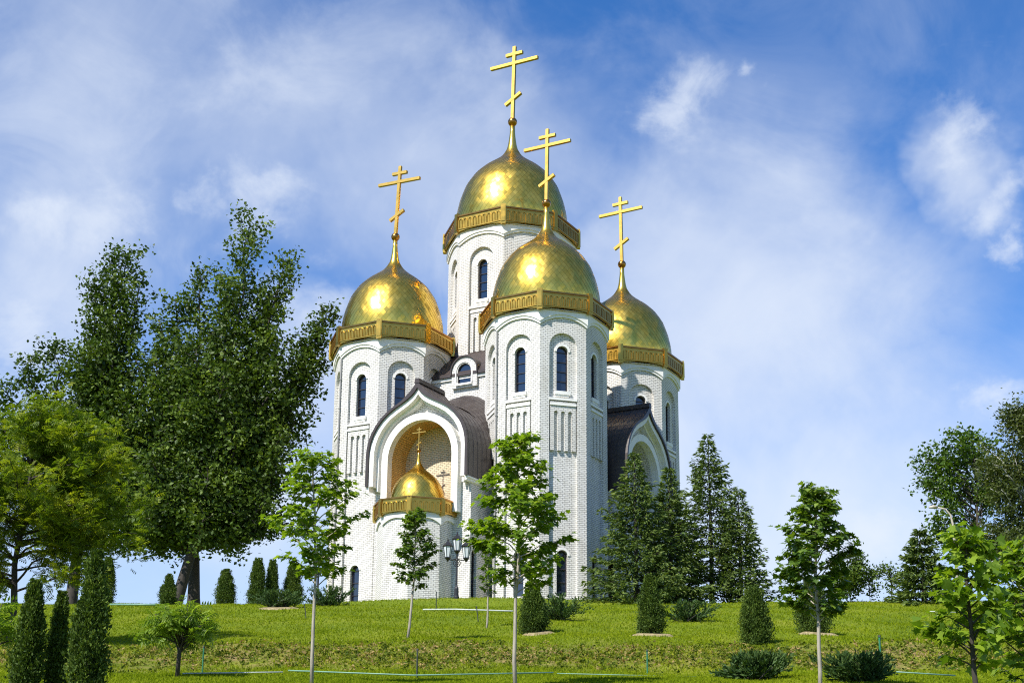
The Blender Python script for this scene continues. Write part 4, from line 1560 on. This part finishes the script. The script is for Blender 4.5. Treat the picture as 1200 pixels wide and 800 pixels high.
# --- spreading junipers
def juniper(label, x, y, hw, H, seed, n=60, group='spreading junipers'):
    r = np.random.default_rng(seed)
    root = thing('juniper', label, 'shrub', x, y, group)
    tb = MB()
    P, AX = [], []
    for i in range(n):
        a = r.uniform(0, 2 * PI)
        e = r.uniform(0.15, 1.2)
        L = (hw * math.cos(e) + H * math.sin(e)) * r.uniform(0.65, 1.1)
        b = np.array([r.normal(0, hw * 0.22), r.normal(0, hw * 0.15), 0.02])
        tip = b + np.array([L * math.cos(a) * math.cos(e), 0.6 * L * math.sin(a) * math.cos(e), min(H * 1.1, L * math.sin(e))])
        path = curve_pts(b, tip, (0, 0, 0.08), 5, r)
        if i % 3 == 0:
            tb.tube([tuple(p) for p in path], [0.02, 0.017, 0.013, 0.009, 0.004], 4)
        m = 46
        s = r.uniform(0.1, 1.02, m)
        q = np.stack([np.interp(s * 4, range(5), path[:, k]) for k in range(3)], 1) + r.normal(0, 0.035, (m, 3))
        P.append(q)
        d = (tip - b) / np.linalg.norm(tip - b)
        AX.append(np.tile(d + np.array([0, 0, 0.25]), (m, 1)))
    P, AX = np.concatenate(P), np.concatenate(AX)
    P[:, 2] = np.maximum(P[:, 2], 0.0)
    tb.build('branches', 'bark', root)
    V, F, A = scatter(P, 0.14, (T_RHOMB[0] * np.array([1, .55, 1]), T_RHOMB[1]), 0.2, AX, 0.45, 0.4, tone(len(P), r, 0.42, 0.2, P, 2), r)
    link('foliage', mesh_np('foliage', V, F, A), 'juniper', root)
    return root


juniper('long low juniper before the dark thuja pair on the crest', -11.9, 70.5, 1.35, 0.75, 81, 70)
juniper('low juniper under the tower window beside the rear lamp post', -9.9, 74.5, 1.25, 0.9, 82, 60)
juniper('dark spreading juniper between conical thuja and white tower', 2.1, 60.0, 1.2, 0.95, 83, 70)
juniper('small spreading juniper on the lawn before the spruces', 7.4, 57.5, 1.15, 0.70, 84, 50)
juniper('broad juniper at the slope foot beside the pale stemmed maple', 6.15, 34.5, 0.85, 0.55, 85, 80)
juniper('broad juniper at the slope foot beside the green stake', 8.2, 32.8, 0.72, 0.55, 86, 80)


# --- spruces
def spruce(label, x, y, H, R, seed, z0=0.25, dens=1.0, group='spruces beside the church'):
    r = np.random.default_rng(seed)
    root = thing('spruce_tree', label, 'tree', x, y, group)
    tb = MB()
    tb.tube([(0, 0, -0.2), (0.05, 0, H * 0.4), (0, 0.03, H * 0.97)], [0.16, 0.10, 0.015], 8)
    P, AX, VA = [], [], []
    nw = int(H / 0.40)
    for i in range(nw):
        f = i / (nw - 1)
        zc_ = z0 + (H * 0.97 - z0) * f
        nb = int(r.integers(8, 12) * (1.0 if f < 0.8 else 0.7))
        for j in range(nb):
            a = 2 * PI * (j + r.uniform(-.35, .35)) / nb + i * 0.7
            L = R * (1 - f) ** 0.85 * r.uniform(0.6, 1.12) * (1 + 0.30 * math.sin(3 * a + seed + i * 0.55) + 0.15 * math.sin(5 * a - i * 1.3)) + 0.10
            b = np.array([0, 0, zc_])
            tip = b + np.array([L * math.cos(a), L * math.sin(a), -0.20 * L + 0.30 * L * f + 0.15])
            path = curve_pts(b, tip, (0, 0, -0.14 * L), 6, r)
            if L > 0.5 and j % 2 == 0:
                tb.tube([tuple(p) for p in path], list(np.linspace(0.03, 0.006, 6)), 4, False)
            m = int((31 * L + 11) * dens)
            s = r.uniform(0.18, 1.03, m) ** 0.8
            q = np.stack([np.interp(s * 5, range(6), path[:, k]) for k in range(3)], 1)
            sd = np.array([-math.sin(a), math.cos(a), 0])
            off = r.normal(0, 0.17, m) * (1.15 - 0.6 * s) * min(1.6, 0.7 + L * .5)
            q = q + sd[None] * off[:, None] + np.array([0, 0, 1])[None] * (r.normal(-0.05, 0.07, m) - 0.25 * np.abs(off))[:, None]
            P.append(q)
            ax = np.array([math.cos(a), math.sin(a), -0.15])[None] + sd[None] * np.sign(off)[:, None] * 0.7
            AX.append(ax)
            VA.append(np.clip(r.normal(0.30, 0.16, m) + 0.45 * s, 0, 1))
    P, AX, VA = np.concatenate(P), np.concatenate(AX), np.concatenate(VA)
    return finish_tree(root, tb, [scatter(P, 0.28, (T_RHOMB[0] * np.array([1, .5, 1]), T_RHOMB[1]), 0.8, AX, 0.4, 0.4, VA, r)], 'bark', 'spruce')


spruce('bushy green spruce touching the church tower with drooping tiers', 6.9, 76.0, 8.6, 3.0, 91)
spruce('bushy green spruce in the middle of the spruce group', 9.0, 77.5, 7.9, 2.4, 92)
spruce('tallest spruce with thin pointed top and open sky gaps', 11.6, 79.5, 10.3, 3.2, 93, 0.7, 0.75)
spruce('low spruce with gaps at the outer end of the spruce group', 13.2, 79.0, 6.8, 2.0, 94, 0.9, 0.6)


# --- background trees on the right
def broadleaf(name, label, x, y, H, crown, trunk_r, seed, leaf, mat, bark, n_limb, twig, leaves, lean=(0, 0), up=0.5, group=None, start=0.3, nt=12):
    """crown: list of (centre x, y, z, radius) blobs that receive limbs"""
    r = np.random.default_rng(seed)
    root = thing(name, label, 'tree', x, y, group)
    tb = MB()
    zz_ = np.linspace(-0.2, H * 0.8, 8)
    trunk = np.array([(lean[0] * (z / H) ** 1.4 + 0.04 * math.sin(z + seed), lean[1] * (z / H), z) for z in zz_])
    tb.tube([tuple(p) for p in trunk], list(np.linspace(trunk_r, trunk_r * 0.25, 8)), 8)
    parts = []
    for cx, cy, cz, cr, k in crown:
        for i in range(k):
            v = r.normal(size=3)
            v /= np.linalg.norm(v)
            tip = np.array([cx, cy, cz]) + v * cr * r.uniform(0.3, 1.0) ** 0.6
            z0 = np.clip(tip[2] - r.uniform(0.25, 0.5) * H * 0.5, 0.2 * H, 0.78 * H)
            a = np.array([np.interp(z0, trunk[:, 2], trunk[:, q]) for q in range(3)])
            path = curve_pts(a, tip, (0, 0, 0.06 * H), 7, r)
            tb.tube([tuple(p) for p in path], list(np.linspace(trunk_r * 0.3, 0.012, 7)), 5)
            P, tw = limb_foliage(path, r, twig, nt, leaves, 0.10 + 0.1 * twig, up, start, 0.6)
            parts.append(scatter(P, leaf, T_RHOMB, 0.8, None, 0.6, 0.35, tone(len(P), r, 0.42, 0.19, P, 1.0), r))
    return finish_tree(root, tb, parts, bark, mat)


broadleaf('acacia_tree', 'open crowned dark green acacia with visible sky gaps beside birch', 25.3, 74.0, 9.8,
          [(-2.4, 0, 7.4, 1.4, 10), (-0.9, 0, 8.2, 1.4, 10), (0.8, 0, 8.6, 1.3, 8), (-2.2, 0, 5.4, 1.5, 10), (-0.2, 0, 6.2, 1.6, 9), (-1.4, 0, 3.8, 1.1, 6), (1.4, 0, 6.4, 1.3, 6)], 0.14, 101, 0.21, 'maple_dark', 'bark', 0, 0.85, 17, (0.3, 0), 0.5, None, 0.5, 13)
broadleaf('birch_tree', 'tall birch with white trunk and fine drooping leaves', 24.9, 66.0, 10.6,
          [(-1.2, 0, 4.0, 1.8, 12), (-0.9, 0, 6.4, 1.7, 12), (-0.2, 0, 8.2, 1.6, 10), (0.4, 0, 9.4, 1.0, 6), (-1.2, 0, 2.6, 1.5, 10), (1.2, 0, 5, 1.8, 10)], 0.16, 102, 0.15, 'birch', 'bark_birch', 0, 1.0, 46, (0.4, 0), 0.3, None, 0.25, 13)
broadleaf('dark_shrub', 'dark dense bush on the crest behind the pale stemmed maple', 19.2, 78.0, 3.2,
          [(-0.6, 0, 1.3, 1.1, 12), (0.3, 0, 2.0, 1.0, 10), (0.0, 0, 0.7, 1.1, 10)], 0.06, 103, 0.17, 'poplar', 'bark', 0, 0.6, 18, (0, 0), 0.6, None, 0.2, 9)
broadleaf('dark_shrub', 'thin upright leafy bush on the crest touching the dark dense bush', 20.5, 78.5, 2.6,
          [(0, 0, 1.2, 0.9, 9), (0.3, 0, 1.9, 0.5, 5)], 0.04, 104, 0.17, 'poplar', 'bark', 0, 0.45, 9, (0, 0), 0.9, None, 0.2, 7)
broadleaf('dark_shrub', 'thin upright leafy bush on the crest beside the dark spruce', 20.8, 75.0, 2.6,
          [(0, 0, 1.0, 0.9, 9), (-0.4, 0, 1.9, 0.5, 4)], 0.04, 105, 0.17, 'poplar', 'bark', 0, 0.45, 9, (0, 0), 0.9, None, 0.2, 7)
broadleaf('leafy_shrub', 'sparse little bush on the crest beside the outer spruce', 15.9, 78.0, 1.6,
          [(0, 0, 0.9, 0.7, 9)], 0.03, 106, 0.14, 'maple_dark', 'bark', 0, 0.35, 5, (0, 0), 0.7, None, 0.3, 6)
spruce('dark spruce on the crest before the acacia', 21.9, 73.0, 3.9, 1.9, 95, 0.15, 1.9, None)
broadleaf('dark_shrub', 'dark tall bush under the birch', 22.3, 60.0, 4.0,
          [(0, 0, 1.6, 1.6, 14), (0.3, 0, 3.0, 1.3, 10)], 0.06, 107, 0.15, 'birch', 'bark', 0, 0.7, 20, (0, 0), 0.5, None, 0.2, 9)
broadleaf('dark_shrub', 'dark bush at the crest below the locust', -30.5, 81.0, 2.4,
          [(0, 0, 1.0, 0.9, 9), (0.6, 0, 1.5, 0.7, 5)], 0.05, 108, 0.17, 'poplar', 'bark', 0, 0.5, 12, (0, 0), 0.6, None, 0.2, 7)


# ------------------------------------------------------------------ lamps, pipes, stakes
def lantern_mesh():
    g, i_ = MB(), MB()
    g.lathe([(0.10, 0.0), (0.17, 0.48)], 6)
    i_.lathe([(0.03, -0.16), (0.09, -0.06), (0.13, -0.02), (0.13, 0.02), (0.11, 0.025)], 6)
    i_.lathe([(0.19, 0.47), (0.22, 0.50), (0.16, 0.58), (0.06, 0.68), (0.03, 0.72), (0.035, 0.76), (0.005, 0.84)], 6)
    for k in range(6):
        a = 2 * PI * k / 6
        i_.tube([(0.105 * math.cos(a), 0.105 * math.sin(a), 0.0), (0.178 * math.cos(a), 0.178 * math.sin(a), 0.49)], 0.014, 4)
    return g.mesh('lamp_glass'), i_.mesh('lantern')


LG, LI = lantern_mesh()


def lamp_post(label, x, y, H, rz):
    root = thing('lamp_post', label, 'street lamp', x, y, 'three lantern lamp posts beside the church', rz)
    p = MB()
    p.lathe([(0.17, 0), (0.17, 0.12), (0.13, 0.18), (0.12, 0.6), (0.08, 0.68), (0.06, 0.8), (0.055, H - 1.6), (0.075, H - 1.55), (0.055, H - 1.5), (0.045, H - 0.85)], 12)
    p.build('pole', 'iron', root, smooth=False)
    b = MB()
    # scrolled ring and side arms
    ring = [(0.19 * math.cos(2 * PI * i / 18), 0, H - 1.72 + 0.19 * math.sin(2 * PI * i / 18)) for i in range(19)]
    b.tube(ring, 0.026, 6)
    ring = [(0.10 * math.cos(2 * PI * i / 12), 0, H - 1.72 + 0.10 * math.sin(2 * PI * i / 12)) for i in range(13)]
    b.tube(ring, 0.018, 6)
    for s in (-1, 1):
        b.tube([(0, 0, H - 1.45), (s * 0.25, 0, H - 1.55), (s * 0.46, 0, H - 1.52), (s * 0.52, 0, H - 1.36), (s * 0.52, 0, H - 1.25)], 0.03, 6)
        b.tube([(s * 0.52, 0, H - 1.30), (s * 0.52, 0, H - 1.72)], [0.022, 0.008], 6)
    b.build('bracket', 'iron', root)
    for dx, dz in ((0, -0.80), (-0.52, -1.20), (0.52, -1.20)):
        l = link('lantern', LI, 'iron', root, (dx, 0, H + dz - 0.22))
        l.scale = (1.4, 1.4, 1.32)
        link('lamp_glass', LG, 'lamp_glass', l)
    return root


lamp_post('black iron lamp post with three lanterns beside the porch apse', -3.05, 77.0, 3.75, 0.12)
lamp_post('black iron lamp post with three lanterns behind the sparse tiered maple', -11.3, 80.5, 3.55, 0.9)
# single curved street lamp on the right
root = thing('street_lamp', 'beige curved street lamp before the acacia', 'street lamp', 22.9, 70.5)
mb = MB()
mb.tube([(0, 0, -0.2), (0.05, 0, 2.0), (0.0, 0, 4.2), (-0.1, 0, 4.75), (-0.35, 0, 5.05), (-0.8, 0, 5.15)], [0.09, 0.075, 0.06, 0.05, 0.045, 0.04], 8)
mb.build('pole', 'lamp_steel', root, smooth=True)
mb = MB()
mb.tube([(-0.75, 0, 5.15), (-0.95, 0, 5.17), (-1.2, 0, 5.13)], [0.06, 0.10, 0.05], 8)
mb.build('lamp_head', 'lamp_steel', root, smooth=True)


def ground_pipe(label, pts, rad, mat, lift=0.10, stakes=()):
    x = np.array([p[0] for p in pts])
    y = np.interp(x, [p[0] for p in pts], [p[1] for p in pts])
    mb = MB()
    path = [(float(a), float(b_), gzf(a, b_) + lift) for a, b_ in zip(x, y)]
    mb.tube(path, rad, 8)
    o = mb.build('irrigation_pipe', mat, smooth=True)
    prop(o, label, 'pipe')
    return o


def stake(label, x, y, H, mat, lean=0.0, rad=0.022):
    root = thing('stake', label, 'stake', x, y)
    mb = MB()
    mb.tube([(0, 0, -0.15), (lean * 0.5, 0, H * 0.5), (lean, 0, H)], rad, 6)
    mb.build('rod', mat, root)
    mb = MB()
    mb.tube([(lean, 0, H), (lean, 0, H + 0.05)], [rad * 1.6, rad * 1.1], 6)
    mb.build('nozzle', 'stake_dark', root)
    return root


ground_pipe('green and white irrigation pipe lying along the slope foot', [(-5.6, 35.2), (-2.4, 34.9), (1.1, 35.4)], 0.018, 'pipe_green', 0.09)
ground_pipe('white irrigation pipe in the grass beside the low sumac', [(-8.3, 35.4), (-5.75, 35.3)], 0.018, 'pipe_white', 0.05)
ground_pipe('thin pale irrigation pipe in the grass before conical thujas', [(1.2, 35.6), (4.8, 36.0)], 0.012, 'pipe_green', 0.06)
ground_pipe('white irrigation pipe on the upper lawn before the porch', [(-4.2, 66.0), (-2.6, 66.0), (0.1, 64.2)], 0.035, 'pipe_white', 0.14)
ground_pipe('pale green irrigation pipe on the crest under the poplars', [(-20.9, 72.0), (-18.1, 70.5)], 0.045, 'pipe_green', 0.15)
ground_pipe('short green irrigation pipe at the slope foot beside large leaved maple', [(9.7, 35.0), (11.3, 35.4)], 0.018, 'pipe_green', 0.08)
ground_pipe('thin pale pipe on the upper lawn near the dark spruce', [(18.8, 62.0), (20.2, 62.0)], 0.02, 'pipe_white', 0.09)
stake('green sprinkler stake standing by the joint of the long pipe', -2.35, 35.2, 0.72, 'stake_dark')
stake('green sprinkler stake below the conical thuja', 3.8, 38.6, 0.66, 'stake_green')
stake('tall bright green sprinkler stake beside the juniper', 9.85, 37.0, 1.0, 'stake_green', 0.0, 0.028)
stake('green sprinkler stake beside the low sumac', -8.05, 36.5, 0.72, 'stake_green')
stake('short dark stake leaning beside the little maple sapling', -1.35, 58.5, 0.65, 'stake_dark', -0.10)
stake('short dark stake leaning below the long juniper', -8.85, 60.0, 0.65, 'stake_dark', -0.12)
stake('thin dark stake on the crest before the apse wall', -3.7, 68.5, 0.85, 'stake_dark')
stake('thin green stake on the lawn behind the clipped thujas', 11.6, 66.5, 0.75, 'stake_green')
